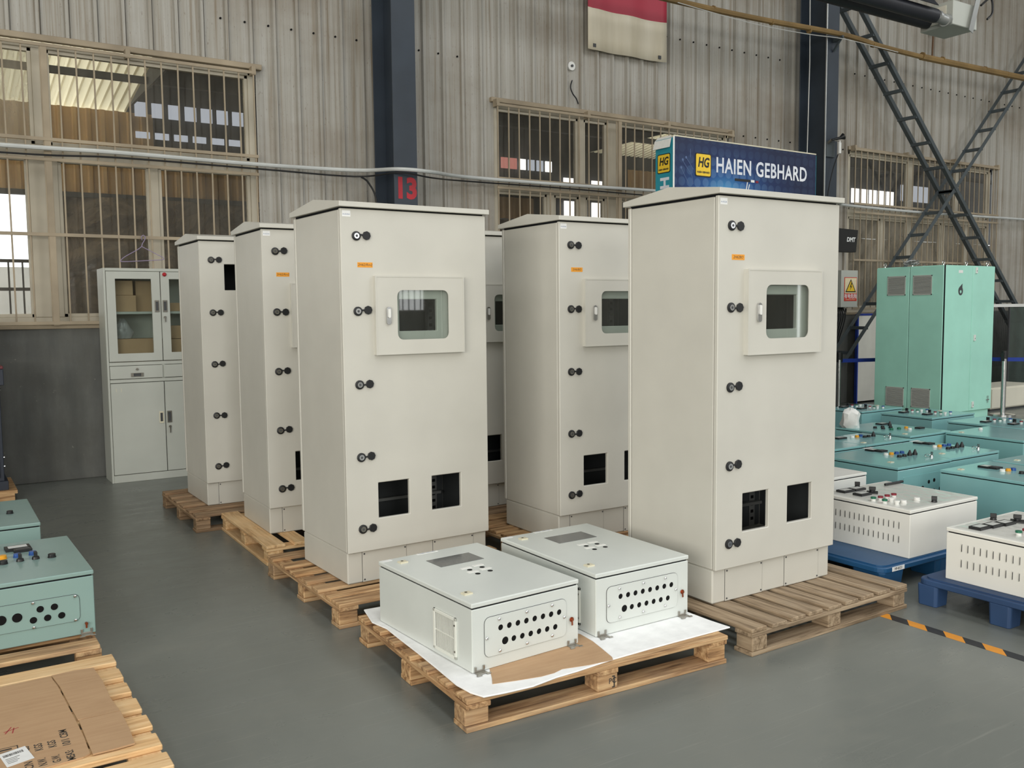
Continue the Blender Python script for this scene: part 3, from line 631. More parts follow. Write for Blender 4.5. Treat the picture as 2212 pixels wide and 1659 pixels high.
# ---------------------------------------------------------------- tall beige cabinets
CW, CD, HP, HD, HR = 0.80, 0.60, 0.157, 1.80, 1.807
lockA = B().cyl((0, 0, 0), (0, -0.006, 0), 0.022, 18).cyl((0, -0.006, 0), (0, -0.008, 0), 0.022, 18, 0.018).mesh('black_plastic', smooth=True)
lockB = B().cyl((0, -0.0081, 0), (0, -0.0105, 0), 0.0135, 14).mesh('chrome', smooth=True)
lockH = B().cyl((0, -0.0106, 0), (0, -0.0112, 0), 0.006, 6).mesh('dark_grey')
lockC = B().cyl((0, 0, 0), (0, -0.008, 0), 0.021, 8).box(-0.045, -0.015, -0.006, -0.003, -0.004, 0.004).mesh('black_plastic', 0.001)
def mini_door(p, refl=True):
    d = part('viewing_door', B().ring(rect_like(.16, .65, 1.11, 1.488), rrect(.275, .56, 1.18, 1.42, .03), -0.026, -0.022)
             .box(.16, .163, -0.022, 0, 1.11, 1.488).box(.647, .65, -0.022, 0, 1.11, 1.488).box(.163, .647, -0.022, 0, 1.11, 1.113).box(.163, .647, -0.022, 0, 1.485, 1.488), 'beige', p)
    part('pane', B().prism(rrect(.268, .567, 1.173, 1.427, .03), 'y', -0.0215, -0.0185), 'pane_clear', d)
    part('edge_fold', B().ring(rect_like(.159, .651, 1.109, 1.489), rect_like(.166, .644, 1.116, 1.482), -0.0275, -0.026), 'beige', d)
    h = part('handle', B().prism(rrect(.213, .237, 1.255, 1.34, .0119, 5), 'y', -0.036, -0.026), 'chrome', d, smooth=True, label='chrome swing handle')
    part('handle_lever', B().prism(rrect(.2185, .2315, 1.287, 1.33, .006, 4), 'y', -0.042, -0.036), 'plastic_white', h)
    return d
def cabinet(label, x, y, rz, mini=True, tagtext=None, sticker=True, rear=False):
    p = thing('electrical_cabinet', label, 'cabinet', (x, y, PT), rz, 'tall beige cabinets')
    # plinth
    pl = part('plinth', B().box(.004, CW-.004, .023, CD-.012, 0, HP-.002), 'beige', p, bevel=0.006)
    sb = B()
    for a, c in ((.082, .322), (.474, .716)):
        part('plinth_cover', B().box(a, c, .0215, .023, .003, HP-.004), 'beige', pl, bevel=0.0006)
        part('cover_joint', B().box(a-.002, a, .0222, .0235, .002, HP-.004).box(c, c+.001, .0222, .0235, .002, HP-.004), 'gasket', pl)
        for sx in (a+.01, c-.008):
            for sz in (.014, HP-.016): sb.cyl((sx, .0216, sz), (sx, .0195, sz), .0042, 8)
    part('cover_screws', sb, 'dark_grey', pl)['kind'] = 'stuff'
    # hollow body
    bb = B(); y0, y1 = .026, CD-.026
    bb.box(.002, .02, y0, y1, HP, HD-.004).box(CW-.02, CW-.002, y0, y1, HP, HD-.004).box(.02, CW-.02, y1-.01, y1, HP, HD-.004).box(.02, CW-.02, y0, y1-.01, HD-.02, HD-.004).box(.02, CW-.02, y0, y1-.01, HP, HP+.016)
    part('body', bb, 'beige', p, bevel=0.003)
    part('door_seal', B().box(.01, .024, .0225, .0255, HP+.006, HD-.008).box(CW-.024, CW-.01, .0225, .0255, HP+.006, HD-.008).box(.024, CW-.024, .0225, .0255, HP+.006, HP+.02).box(.024, CW-.024, .0225, .0255, HD-.022, HD-.008), 'gasket', p)
    part('rear_door', B().box(0, CW, CD-.022, CD, HP, HD), 'beige', p, bevel=0.004)
    rl = B()
    for xx in (.06, CW-.10):
        rl.box(xx, xx+.04, .45, .452, HP+.02, HD-.03)
    rl.box(.06, CW-.06, .40, .43, .30, .315).box(.06, CW-.06, .40, .43, .42, .435)
    part('mounting_rail', rl, 'galvanised', p)
    part('shade_lining', B().box(.02, CW-.02, .455, .46, HP+.02, HD-.03).box(.0205, .022, .03, .45, HP+.02, HD-.03).box(CW-.022, CW-.0205, .03, .45, HP+.02, HD-.03), 'inner_shade', p)  # added dark lining: the cabinet's inner shade put into its colour
    ho = B()
    for k in range(40):
        for xx in (.07, CW-.09): ho.box(xx, xx+.02, .4492, .45, HP+.05+.038*k, HP+.066+.038*k)
    o_ = part('rail_slots', ho, 'black_matte', p); o_['kind'] = 'stuff'
    # door
    if mini: xs = [0, .166, .298, .335, .463, .507, .633, CW]; zs = [HP, .312, .487, 1.221, 1.376, HD]; holes = {(1, 1), (2, 1), (4, 1), (5, 1), (2, 3), (3, 3), (4, 3)}
    else: xs = [0, .165, .40, CW]; zs = [HP, 1.471, 1.646, HD]; holes = {(1, 1)}
    d = part('door', B().plate(xs, zs, holes, 0, .021), 'beige', p, bevel=0.003)
    for z in (1.674, 1.32, .97, .62, .27):
        k = link('lock', lockA, d, (.078, 0, z)); link('lock_core', lockB, d, (.078, 0, z)); link('lock_slot', lockH, d, (.078, 0, z))
        link('lock_cap', lockC, d, (.130, -0.001, z+.001+random.uniform(-.002, .004)), (0, random.uniform(-.12, .12), 0))
    if sticker:
        s = part('sticker', B().box(.010, .052, -.0006, 0, 1.762, 1.790), 'white_paper', d)
        link('print', textmesh('A-0325A', .010, 'ink_blue', 0, .0001), d, (.031, -.0007, 1.773), FRONT)
    if tagtext:
        part('orange_tag', B().box(.082, .160, -.0008, 0, 1.527, 1.551), 'orange_tape', d, rot=(0, 0, 0))
        link('tag_writing', textmesh(tagtext, .017, 'ink', 0, .0001, 0.2), d, (.121, -.0009, 1.539), FRONT)
    if mini: mini_door(p)
    # gable rain roof
    f, bk, o = -.02, CD+.023, .012; zr = HR+.024
    prof = [(f, HR), (f, zr), (CD*.5, zr+.036), (bk, zr), (bk, HR)]
    part('rain_roof', B().prism(prof, 'x', -o, CW+o), 'beige', p, bevel=0.0015)
    part('roof_neck', B().box(.01, CW-.01, .012, CD-.012, HD-.004, HR+.002), 'gasket', p)
    return p
cabinet('beige electrical cabinet at front right, standing before the blue banner stand', 2.882, 2.830, 0.0, True, '2H62BO')
cabinet('beige electrical cabinet at front left, behind the nearer light grey enclosure', 1.651, 4.030, 0.022, True, '2H62/Rm2')
cabinet('beige electrical cabinet in the middle, half hidden by the front right cabinet', 2.951, 4.095, -0.011, True, '2H6/BO')
cabinet('beige electrical cabinet second from left, behind the front left cabinet', 1.662, 5.247, -0.022, True, '2H62/Rm2')
cabinet('rearmost beige electrical cabinet, beside the filing cabinet, without a viewing door', 1.564, 6.281, 0.0, False, None, False)
cabinet('beige electrical cabinet seen only as a sliver in the gap between two others', 2.88, 5.13, 0.0, True, None)

# ---------------------------------------------------------------- low enclosures lying on their backs
btn = {}
def button(kind):
    if kind in btn: return btn[kind]
    b = B()
    if kind.startswith('knob'):
        b.cyl((0, 0, 0), (0, 0, .012), .016, 12, .013).box(-.006, .006, -.014, .014, .012, .032); me = b.mesh('black_plastic', .001)
    elif kind == 'cone': b.cyl((0, 0, 0), (0, 0, .014), .017, 12).cyl((0, 0, .014), (0, 0, .040), .015, 12, .004); me = b.mesh('black_plastic', smooth=True)
    elif kind == 'bigknob': b.box(-.03, .03, -.03, .03, 0, .008).cyl((0, 0, .008), (0, 0, .018), .016, 12).box(-.008, .008, -.018, .018, .018, .036); me = b.mesh('black_plastic', .0015)
    elif kind.startswith('tall_'):
        b.cyl((0, 0, 0), (0, 0, .012), .012, 12, m=1).cyl((0, 0, .012), (0, 0, .021), .0145, 14); me = b.mesh([kind[5:], 'plastic_white'], smooth=True)
    else: b.cyl((0, 0, 0), (0, 0, .005), .017, 14).cyl((0, 0, .005), (0, 0, .016), .015, 14); me = b.mesh(kind, .001)
    btn[kind] = me; return me
_met = {}
def meter(w, d, style):
    k = (w, d, style)
    if k not in _met:
        b = B().box(-w/2, w/2, -d/2, d/2, 0, .012); b.box(-w*.38, w*.38, -d*.33, d*.36, .012, .0128, 1)
        _met[k] = b.mesh(['black_plastic', 'meter_face' if style == 'm' else 'dark_grey'], .0008)
    return _met[k]
BN = {'yellow_btn': 'yellow_button', 'blue_btn': 'blue_button', 'red_btn': 'red_button', 'green_btn': 'green_button', 'black_plastic': 'black_button', 'plastic_white': 'white_button', 'knob': 'selector_knob', 'cone': 'selector_knob', 'bigknob': 'rotary_switch', 'tall_red_btn': 'red_pilot_lamp', 'tall_green_btn': 'green_pilot_lamp', 'tall_blue_btn': 'blue_pilot_lamp', 'tall_plastic_white': 'white_pilot_lamp'}
screw = B().cyl((0, 0, 0), (0, -.003, 0), .006, 10).cyl((0, -.003, 0), (0, -.006, 0), .006, 10, .003).mesh('chrome', smooth=True)
louver = B().prism(rrect(-.005, .005, -.0205, .0205, .0049, 3), 'x', -.0004, .0).mesh('white_box')
def louver_mesh():
    b = B()
    # pressed hood opening towards +y (local), on a face looking to -x
    n = 6; L = .02
    loops = []
    for z, s in ((-L, .15), (-L+.004, .8), (-L+.008, 1), (L-.008, 1), (L-.004, .8), (L, .15)):
        loops.append([(-.005*s*math.sin(math.pi*i/(2*n)), .006*(1-i/n)-.004, z) for i in range(n+1)])
    b.loft(loops, cap=False, closed=False)
    b.box(-.0006, -.0001, -.0045, -.001, -L+.002, L-.002, 1)
    return b.mesh(['white_box', 'gasket'], smooth=True)
louver = louver_mesh()
def hinge_foot(p, x, mat='steel'):
    part('mounting_lug', B().box(x-.022, x+.022, -.026, .0, -.001, .002).box(x-.022, x+.022, -.003, .0, .002, .008).box(x-.022, x-.014, -.005, 0, .008, .022).box(x+.014, x+.022, -.005, 0, .008, .022).box(x-.03, x-.01, -.036, -.026, -.001, .002).box(x+.012, x+.03, -.036, -.026, -.001, .002), mat, p, bevel=.0006)
def gland(p, x0, x1, z0, z1, rows, mat, screws):
    g = part('shade_backing', B().box(x0+.012, x1-.012, -.0016, 0, z0+.012, z1-.012), 'black_matte', p)  # black sheet paints in the dark box interior behind the holes
    b = B(); zsplit = [z0+.012]+[(a[0][1]+c[0][1])/2 for a, c in zip(rows, rows[1:])]+[z1-.012]
    # perimeter ring with rounded outside, then one ring per hole
    b.ring(rrect(x0, x1, z0, z1, .022, 4), rect_like(x0+.012, x1-.012, z0+.012, z1-.012, 4), -.0035, -.0016)
    for r, (row) in enumerate(rows):
        a, c = zsplit[r], zsplit[r+1]
        xs = [x0+.012]+[(p_[0]+q_[0])/2 for p_, q_ in zip(row, row[1:])]+[x1-.012]
        for k, (hx, hz, hr) in enumerate(row):
            n = 16; inn = [(hx+hr*math.cos(2*math.pi*i/n-math.pi*3/4), hz+hr*math.sin(2*math.pi*i/n-math.pi*3/4)) for i in range(n)]
            L_, R_ = xs[k], xs[k+1]; out = []
            for i in range(n):
                s_, f = divmod(i, 4); f /= 4
                out.append([(L_+(R_-L_)*f, a), (R_, a+(c-a)*f), (R_-(R_-L_)*f, c), (L_, c-(c-a)*f)][s_])
            b.ring(out, inn, -.0035, -.0016)
    pl = part('gland_plate', b, mat, p)
    part('plate_edge', B().ring(rrect(x0-.0013, x1+.0013, z0-.0013, z1+.0013, .0232, 4), rrect(x0, x1, z0, z1, .022, 4), -.0018, 0), 'dark_grey', pl)
    for sx, sz in screws: link('plate_screw', screw, pl, (sx, -.0035, sz))
def enclosure(label, x, y, z, w, d, h, mat, rz=0.0, lid=(), group=None, feats=None, name='control_enclosure'):
    p = thing(name, label, 'enclosure', (x, y, z), rz, group)
    part('body', B().box(0, w, 0, d, 0, h-.024), mat, p, bevel=.0025)
    part('lid_seal', B().box(.006, w-.006, .006, d-.006, h-.024, h-.017), 'gasket', p)
    l = part('lid', B().box(-.002, w+.002, -.002, d+.002, h-.018, h), mat, p, bevel=.004, seg=2)
    for it in lid:
        k, lx, ly = it[:3]; rot = it[3] if len(it) > 3 else 0
        if k[0] == '#': link('meter', meter(*{'#a': (.072, .072, 'm'), '#b': (.072, .05, 'd'), '#c': (.1, .07, 'm'), '#d': (.09, .06, 'm')}[k]), l, (lx, ly, h), (0, 0, rot))
        elif k == 'latch':
            part('latch', B().box(lx-.018, lx+.018, ly-.014, ly+.014, h, h+.005).cyl((lx, ly, h+.005), (lx, ly, h+.0055), .006, 8, m=1), ['latch_beige', 'black_matte'], l, bevel=.001)
        elif k == 'key':
            kb_ = B().cyl((lx, ly, h), (lx, ly, h+.012), .011, 10).box(lx-.002, lx+.002, ly-.008, ly+.008, h+.012, h+.035)
            kb_.tube([(lx+.03*math.cos(a)-.045, ly+.012*math.sin(a), h+.012+.008*math.sin(a)) for a in [i*2*math.pi/12 for i in range(13)]], .002, 5)
            part('lock_key', kb_, 'chrome', l, smooth=True)
        elif k == 'nameplate': part('nameplate', B().box(lx-.05, lx+.05, ly-.011, ly+.011, h, h+.001), 'white_print', l)
        else: link(BN[k], button(k), l, (lx, ly, h), (0, 0, rot))
    return p, l
rows = [[(.145+.0395*i, .092, .0148 if i == 0 else .0112) for i in range(7)], [(.125+.0395*i, .146, .0112) for i in range(8)]]
gscr = [(.118, .180), (.245, .181), (.366, .181), (.426, .122), (.366, .062), (.245, .06), (.120, .060), (.062, .118)]
def grey_enclosure(label, x, y, rz):
    h = .258; w, d = .5, .71; z = PT+.0085
    p, l = enclosure(label, x, y, z, w, d, h, 'white_grey', rz, (), 'light grey enclosures on foam')
    part('display_cutout', B().box(.16, .373, .468, .590, h, h+.0012), 'screen_grey', l, label='dark grey display window')
    s = part('rating_strip', B().box(.178, .282, .692, .708, h, h+.001), 'white_print', l); link('print', textmesh('HAIEN GEBHARD', .011, 'ink_blue', 0, .0001), s, (.23, .70, h+.0011))
    part('corner_label', B().box(.005, .05, .683, .706, h, h+.0008), 'white_paper', l)
    for lx, ly in ((.068, .630), (.049, .11)):
        part('latch', B().box(lx-.016, lx+.020, ly-.016, ly+.014, h, h+.006).cyl((lx, ly+.002, h+.006), (lx, ly+.002, h+.0066), .0065, 10, m=1), ['latch_beige', 'black_matte'], l, bevel=.001)
    for (tx, ty), (hx, hy) in zip(((.235, .398), (.298, .404), (.229, .337), (.295, .342)), ((.233, .366), (.295, .368), (.229, .301), (.292, .305))):
        part('button_tag', B().box(tx-.024, tx+.024, ty-.010, ty+.009, h, h+.001), 'white_print', l)
        part('button_hole', B().cyl((hx, hy, h+.0001), (hx, hy, h+.0006), .0112, 16), 'black_matte', l)
    gland(p, .054, .436, .046, .194, rows, 'white_grey', gscr)
    part('ground_stud', B().cyl((.462, 0, .105), (.462, -.012, .105), .006, 8).cyl((.462, -.004, .105), (.462, -.007, .105), .010, 8).bar((.462, -.008, .10), (.463, -.008, .082), .007, .002, (0, 1, 0)), 'copper', p)
    for x_ in (.03, .465): hinge_foot(p, x_)
    # fan filter on the two long sides
    for side in (0, 1):
        b = B(); X = 0.0 if side == 0 else w; s_ = -1 if side == 0 else 1
        f = lambda a, c: (min(X+s_*a, X+s_*c), max(X+s_*a, X+s_*c))
        x0, x1 = f(0, .007); b.box(x0, x1, .10, .112, .02, .178).box(x0, x1, .248, .262, .02, .178).box(x0, x1, .10, .262, .02, .032).box(x0, x1, .10, .262, .166, .178)
        fr = part('fan_grille', b, 'fan_white', p, bevel=.0012); sl = B(); x0, x1 = f(.0005, .0032)
        for k in range(15): sl.box(x0, x1, .1155+.0088*k, .1155+.0088*k+.0038, .02, .178)
        x0, x1 = f(.0005, .004); sl.box(x0, x1, .112, .248, .096, .100)
        o = part('grille_slats', sl, 'fan_white', fr); o['kind'] = 'stuff'
        x0, x1 = f(.0, .0006); part('grille_backing', B().box(x0, x1, .112, .248, .032, .166), 'gasket', fr)
        sb = B()
        for zz in (.05, .15): sb.cyl((X+s_*.007, .106, zz), (X+s_*.009, .106, zz), .004, 8)
        part('grille_screws', sb, 'steel', fr)
    return p
grey_enclosure('light grey enclosure lying on white foam, the nearer left one of the pair', 1.600, 2.770, 0.055)
grey_enclosure('light grey enclosure lying on white foam, the right one before the middle cabinet', 2.195, 2.808, 0.0)

# teal enclosures at the left edge
ILID = [('#c', .38, .555, .03), ('#b', .395, .505, .03), ('yellow_btn', .31, .41), ('blue_btn', .365, .405), ('blue_btn', .425, .41), ('black_plastic', .305, .315), ('knob', .368, .325), ('knob', .427, .325), ('black_plastic', .488, .314), ('latch', .02, .1), ('key', .13, .33), ('#c', .25, .57)]
irows = [[(.05, .115, .02), (.12, .11, .02), (.19, .117, .02), (.26, .117, .02), (.318, .117, .02), (.374, .095, .0135), (.425, .095, .0135), (.476, .095, .0135)], [(.40, .136, .0135), (.451, .136, .0135)]]
def left_enclosure(label, x, y, rz):
    p, l = enclosure(label, x, y, PT+.012, .6, .7, .262, 'teal_left', rz, ILID, 'grey-green enclosures at the left edge')
    g = part('shade_backing', B().box(.05, .53, -.0016, 0, .075, .16), 'black_matte', p)  # black sheet painted in for the dark inside of the box
    b = B().ring(rrect(.03, .543, .062, .172, .02), rrect(.032, .541, .064, .170, .02), -.0034, -.0016)
    b.prism(rrect(.031, .542, .063, .171, .02), 'y', -.0032, -.0017); pl = part('gland_plate', b, 'teal_left', p); part('plate_edge', B().ring(rrect(.0285, .5445, .0605, .1735, .0215), rrect(.031, .542, .063, .171, .02), -.0016, 0), 'dark_grey', pl)
    hb = B(); rb_ = B()
    for hx, hz, hr in [(.205, .117, .02), (.262, .117, .0195), (.318, .117, .0185), (.374, .096, .0135), (.425, .096, .0135), (.476, .096, .0135), (.40, .136, .0135), (.451, .136, .0135)]:
        hb.cyl((hx, -.0032, hz), (hx, -.0037, hz), hr, 18); rb_.ring([(hx+(hr+.0012)*math.cos(a), hz+(hr+.0012)*math.sin(a)) for a in [2*math.pi*i/18 for i in range(18)]], [(hx+hr*math.cos(a), hz+hr*math.sin(a)) for a in [2*math.pi*i/18 for i in range(18)]], -.0042, -.0032)
    part('cable_holes', hb, 'black_matte', pl); part('hole_rims', rb_, 'teal_left', pl)
    for sx, sz in ((.528, .165), (.375, .165), (.526, .066), (.374, .066), (.20, .165), (.20, .066)): link('plate_screw', screw, pl, (sx, -.0034, sz))
    part('ground_stud', B().cyl((.565, 0, .045), (.565, -.012, .045), .006, 8).bar((.565, -.007, .042), (.565, -.007, .026), .007, .002, (0, 1, 0)), 'copper', p)
    hinge_foot(p, .565)
    return p
left_enclosure('grey-green enclosure with buttons at the left edge, nearer one with cable holes', -.072, 4.0, 0.02)
left_enclosure('grey-green enclosure at the left edge, farther one behind its twin', -.162, 5.10, 0.0)

# teal enclosures on the right
TL = [('#a', .47, .53), ('#b', .49, .465), ('plastic_white', .375, .35), ('yellow_btn', .43, .345), ('blue_btn', .487, .343), ('blue_btn', .545, .34), ('black_plastic', .375, .245), ('black_plastic', .43, .243), ('cone', .495, .246), ('cone', .553, .244), ('key', .575, .13), ('latch', .14, .15), ('nameplate', .56, .63)]
def shrink(L_, sx, sy): return [(k[0], k[1]*sx, k[2]*sy) + tuple(k[3:]) for k in L_]
T4L = [('#c', .469, .585), ('cone', .439, .49), ('black_plastic', .194, .462), ('black_plastic', .285, .453), ('black_plastic', .202, .389), ('black_plastic', .313, .394), ('green_btn', .207, .313), ('green_btn', .302, .306), ('yellow_btn', .401, .305), ('plastic_white', .337, .228), ('#b', .481, .23), ('latch', .08, .1)]
T6L = [('#d', .186, .42), ('#d', .212, .186), ('knob', .312, .472), ('knob', .358, .256), ('tall_red_btn', .319, .416), ('tall_green_btn', .358, .386), ('tall_plastic_white', .40, .37), ('tall_blue_btn', .466, .352), ('tall_red_btn', .352, .193), ('tall_green_btn', .359, .139), ('tall_plastic_white', .368, .10), ('tall_blue_btn', .465, .105), ('latch', .6, .3)]
TG = 'teal enclosures on the right'
ZT = 0.0
def teal(label, x, y, w, d, lid, h=.385, rz=0): return enclosure(label, x, y, ZT, w, d, h, 'teal', rz, lid, TG)
p, l = teal('teal enclosure behind the louvred white box, left one of a touching pair with cable holes', 5.275, 3.565, .60, .61, TL)
g = part('gland_plate', B().prism(rrect(.06, .55, .145, .315, .01), 'y', -.003, 0), 'teal', p)
hb = B()
for hx, hz, hr in ((.12, .08, .02), (.20, .09, .022), (.27, .10, .02), (.34, .14, .013), (.40, .145, .013), (.34, .07, .013), (.40, .075, .013), (.47, .08, .013)): hb.cyl((hx, -.003, hz+.115), (hx, -.0036, hz+.115), hr, 14)
part('cable_holes', hb, 'black_matte', g)
teal('teal enclosure right half of the touching pair, farther from the front cabinet', 5.885, 3.575, .60, .61, [(k[0], k[1]*.97, k[2]) for k in TL])
teal('teal enclosure with a plain left side at the right edge, beyond the louvred white boxes', 5.43, 2.74, .56, .63, [('#a', .30, .50), ('#b', .31, .44), ('plastic_white', .24, .36), ('yellow_btn', .29, .35), ('blue_btn', .34, .345), ('black_plastic', .26, .25), ('latch', .1, .55), ('latch', .1, .12)])
teal('teal enclosure with a bare shiny lid at the right, in the second row', 7.09, 3.72, .64, .64, [('latch', .08, .55), ('plastic_white', .36, .55)])
teal('teal enclosure with green and black buttons in the middle of the back rows', 6.64, 4.385, .56, .72, T4L)
teal('teal enclosure with one selector knob just right of the front cabinet', 5.955, 4.30, .56, .44, [('#c', .12, .33), ('plastic_white', .24, .30), ('yellow_btn', .30, .30), ('blue_btn', .36, .31), ('black_plastic', .33, .25), ('black_plastic', .38, .25), ('cone', .44, .25), ('key', .50, .14), ('latch', .08, .08)])
teal('teal enclosure mostly hidden behind the front right cabinet edge', 5.36, 4.30, .585, .44, [('key', .45, .2), ('latch', .5, .3)])
teal('teal enclosure in the back row with two meters, before the mint cabinet', 7.875, 4.98, .70, .545, T6L)
teal('teal enclosure with pilot lamps at the far right edge of the back row', 7.78, 4.10, .66, .67, T6L)
teal('teal enclosure at the back left with red and green lamps beside the white panel', 7.82, 5.70, .66, .44, shrink(T6L, 1, .85))
teal('teal enclosure partly in view at the right edge between two rows', 6.04, 2.77, .5, .60, [('latch', .12, .5), ('#b', .30, .45)])
# white louvred enclosures on blue pallets
def louvred(label, x, y, w, d, h, lid, nl=14, y0=.065):
    p, l = enclosure(label, x, y, .135, w, d, h, 'white_box', 0, lid, 'white louvred enclosures')
    for r_, z in enumerate((.089, .163)):
        for k in range(nl):
            link('louver', louver, p, (0, y0+.030*k, z))
    b = B(); nx, ny = 22, 20
    rnd = random.Random(3+int(x*10))
    gg = [[b.bm.verts.new((-.004+(w+.008)*i/nx, -.004+(d+.008)*j/ny, h+.0015+abs(rnd.gauss(0, .0012)) if 0 < i < nx and 0 < j < ny else h-.006)) for j in range(ny+1)] for i in range(nx+1)]
    for i in range(nx):
        for j in range(ny): b.bm.faces.new((gg[i][j], gg[i+1][j], gg[i+1][j+1], gg[i][j+1]))
    part('plastic_film', b, 'film', l, label='clear crinkled protective film')
    return p, l
W1L = [('#d', .141, .498), ('#d', .235, .495), ('#d', .142, .389), ('knob', .305, .542, .8), ('bigknob', .229, .388, .6), ('tall_red_btn', .108, .25), ('tall_red_btn', .168, .251), ('tall_red_btn', .228, .252), ('tall_green_btn', .057, .258), ('tall_green_btn', .056, .188), ('tall_plastic_white', .114, .189), ('tall_plastic_white', .078, .131), ('plastic_white', .136, .131), ('plastic_white', .255, .131), ('knob', .288, .051, .5)]
p, l = louvred('white louvred enclosure with red and green buttons on the farther blue pallet', 4.200, 2.762, .61, .565, .252, W1L)
part('marker_pen', B().cyl((.457, .467, .262), (.60, .467, .262), .007, 10).cyl((.60, .467, .262), (.625, .467, .262), .008, 10), 'black_plastic', l, smooth=True)
louvred('white louvred enclosure on the nearer blue pallet at the right edge', 4.04, 1.86, .61, .605, .248,
        [('#d', .10, .50), ('#d', .19, .49), ('#d', .28, .48), ('bigknob', .37, .47, .5), ('knob', .32, .56, .6), ('tall_green_btn', .12, .33), ('tall_red_btn', .18, .33), ('tall_red_btn', .24, .33), ('tall_green_btn', .12, .26), ('tall_plastic_white', .18, .26), ('plastic_white', .25, .2)], 16, .08)
p, l = enclosure('plain white enclosure behind the louvred one, partly hidden by the front cabinet', 4.385, 3.59, .135, .6, .6, .248, 'white_box', 0, [('latch', .5, .3)], 'white louvred enclosures')
def blue_pallet(label, x0, x1, y0, y1, mat, taper, legs):
    p = thing('plastic_pallet', label, 'pallet', (0, 0, 0), 0, 'blue plastic pallets')
    b = B(); r = .05
    b.prism(rrect(x0, x1, y0, y1, r, 5), 'z', .100, .128); dk = part('deck', b, mat, p, bevel=.004)
    part('deck_mat', B().prism(rrect(x0+.02, x1-.02, y0+.02, y1-.02, r, 5), 'z', .128, .1345), mat, dk)
    for cx, cy, lx, ly in legs:
        t_ = taper
        part('leg', B().loft([[(cx+u*(lx/2-s_), cy+v*(ly/2-s_), z) for u, v in ((-1, -.8), (-.8, -1), (.8, -1), (1, -.8), (1, .8), (.8, 1), (-.8, 1), (-1, .8))] for z, s_ in ((0, t_), (.101, 0))]), mat, p, bevel=.003)
    return p
lg = lambda x0, x1, y0, y1, a: [(x0+a/2 if i == 0 else (x0+x1)/2 if i == 1 else x1-a/2, y0+a/2 if j == 0 else (y0+y1)/2 if j == 1 else y1-a/2, a, a) for i in range(3) for j in range(3)]
bp = blue_pallet('blue plastic pallet with tapered legs under the farther louvred white box', 3.945, 5.10, 2.735, 4.24, 'blue_plastic', .010, lg(3.95, 5.09, 2.74, 4.23, .19))
lab = part('pallet_label', B().box(4.02, 4.12, 2.7335, 2.735, .104, .126), 'white_paper', bp)
link('lettering', textmesh('HF-8121', .018, 'ink', .0005, .0001), lab, (4.07, 2.7333, .115), FRONT)
blue_pallet('dull blue plastic pallet under the louvred white box at the right edge', 3.965, 5.0, 1.76, 2.565, 'blue_plastic_dull', .004, lg(3.965, 5.0, 1.76, 2.565, .105))

# ---------------------------------------------------------------- foam, cardboard
fo = [(1.565, 3.66), (1.528, 3.49), (1.546, 3.384), (1.538, 3.24), (1.531, 3.078), (1.52, 2.9), (1.507, 2.726), (1.515, 2.64), (1.536, 2.585), (1.62, 2.572), (1.725, 2.563), (1.84, 2.58), (1.941, 2.583), (2.1, 2.597), (2.292, 2.60), (2.5, 2.598), (2.73, 2.595), (2.72, 2.70), (2.715, 2.912), (2.70, 3.2), (2.68, 3.56), (2.2, 3.62)]
b = B(); n = len(fo)
b.loft([[(x, y, PT+.0006) for x, y in fo], [(x, y, PT+.0066) for x, y in fo]])
tag(part('foam_sheet', b, 'foam', None, bevel=.002), 'white foam sheet spread over the front pallet under the two grey enclosures', 'foam sheet')
sc_ = [(1.640, 2.700), (1.614, 2.655), (1.70, 2.632), (1.794, 2.612), (1.85, 2.612), (1.895, 2.625), (2.0, 2.60), (2.105, 2.590), (2.118, 2.611), (2.140, 2.70), (2.159, 2.783), (2.166, 2.873), (2.13, 2.95), (1.75, 2.93)]
tag(part('cardboard_scrap', B().loft([[(x, y, PT+.0068) for x, y in sc_], [(x, y, PT+.0083) for x, y in sc_]]), 'cardboard', None), 'torn brown cardboard scrap under the nearer light grey enclosure', 'cardboard')
cs = thing('flattened_carton', 'flattened brown carton with shipping marks on the fresh yellow pallet', 'cardboard', (0, 0, PT))
def sheetpoly(name, pts, z0, z1, mat, par, **kw): return part(name, B().loft([[(x, y, z0) for x, y in pts], [(x, y, z1) for x, y in pts]]), mat, par, **kw)
mainp = sheetpoly('carton_panel', [(-.5, 3.60), (-.2, 3.61), (.157, 3.609), (.318, 3.622), (.330, 3.5), (.337, 3.34), (.345, 3.17), (.350, 3.05), (.350, 2.905), (.33, 2.892), (.1, 2.875), (-.2, 2.865), (-.5, 2.86)], .001, .006, 'cardboard', cs)
sheetpoly('carton_flap', [(.322, 3.622), (.40, 3.628), (.461, 3.615), (.470, 3.45), (.468, 3.3), (.477, 3.168), (.42, 3.166), (.351, 3.172), (.342, 3.34), (.335, 3.5)], .003, .008, 'cardboard', cs)
sheetpoly('carton_flap', [(.353, 3.160), (.42, 3.158), (.478, 3.160), (.4785, 3.0), (.474, 2.893), (.42, 2.888), (.356, 2.889), (.354, 3.0)], .004, .009, 'cardboard', cs)
UP = (0, 0, R(90))
for i, (s1, s2, x) in enumerate((('PCS', 'C/N', .19), ('KGS', 'N.W.', .225), ('KGS', 'G.W.', .262), ('10/1 CBM', 'MEAS:', .300))):
    link('shipping_mark', textmesh(s2, .032, 'ink', .0004, .0002, 0, 1, .05 if i < 3 else .07), mainp, (x, 2.925, .0062), UP)
    link('shipping_mark', textmesh(s1, .032, 'ink', .0004, .0002, 0, 1, .05 if i < 3 else .12), mainp, (x, 3.035 if i < 3 else 3.06, .0062), UP)
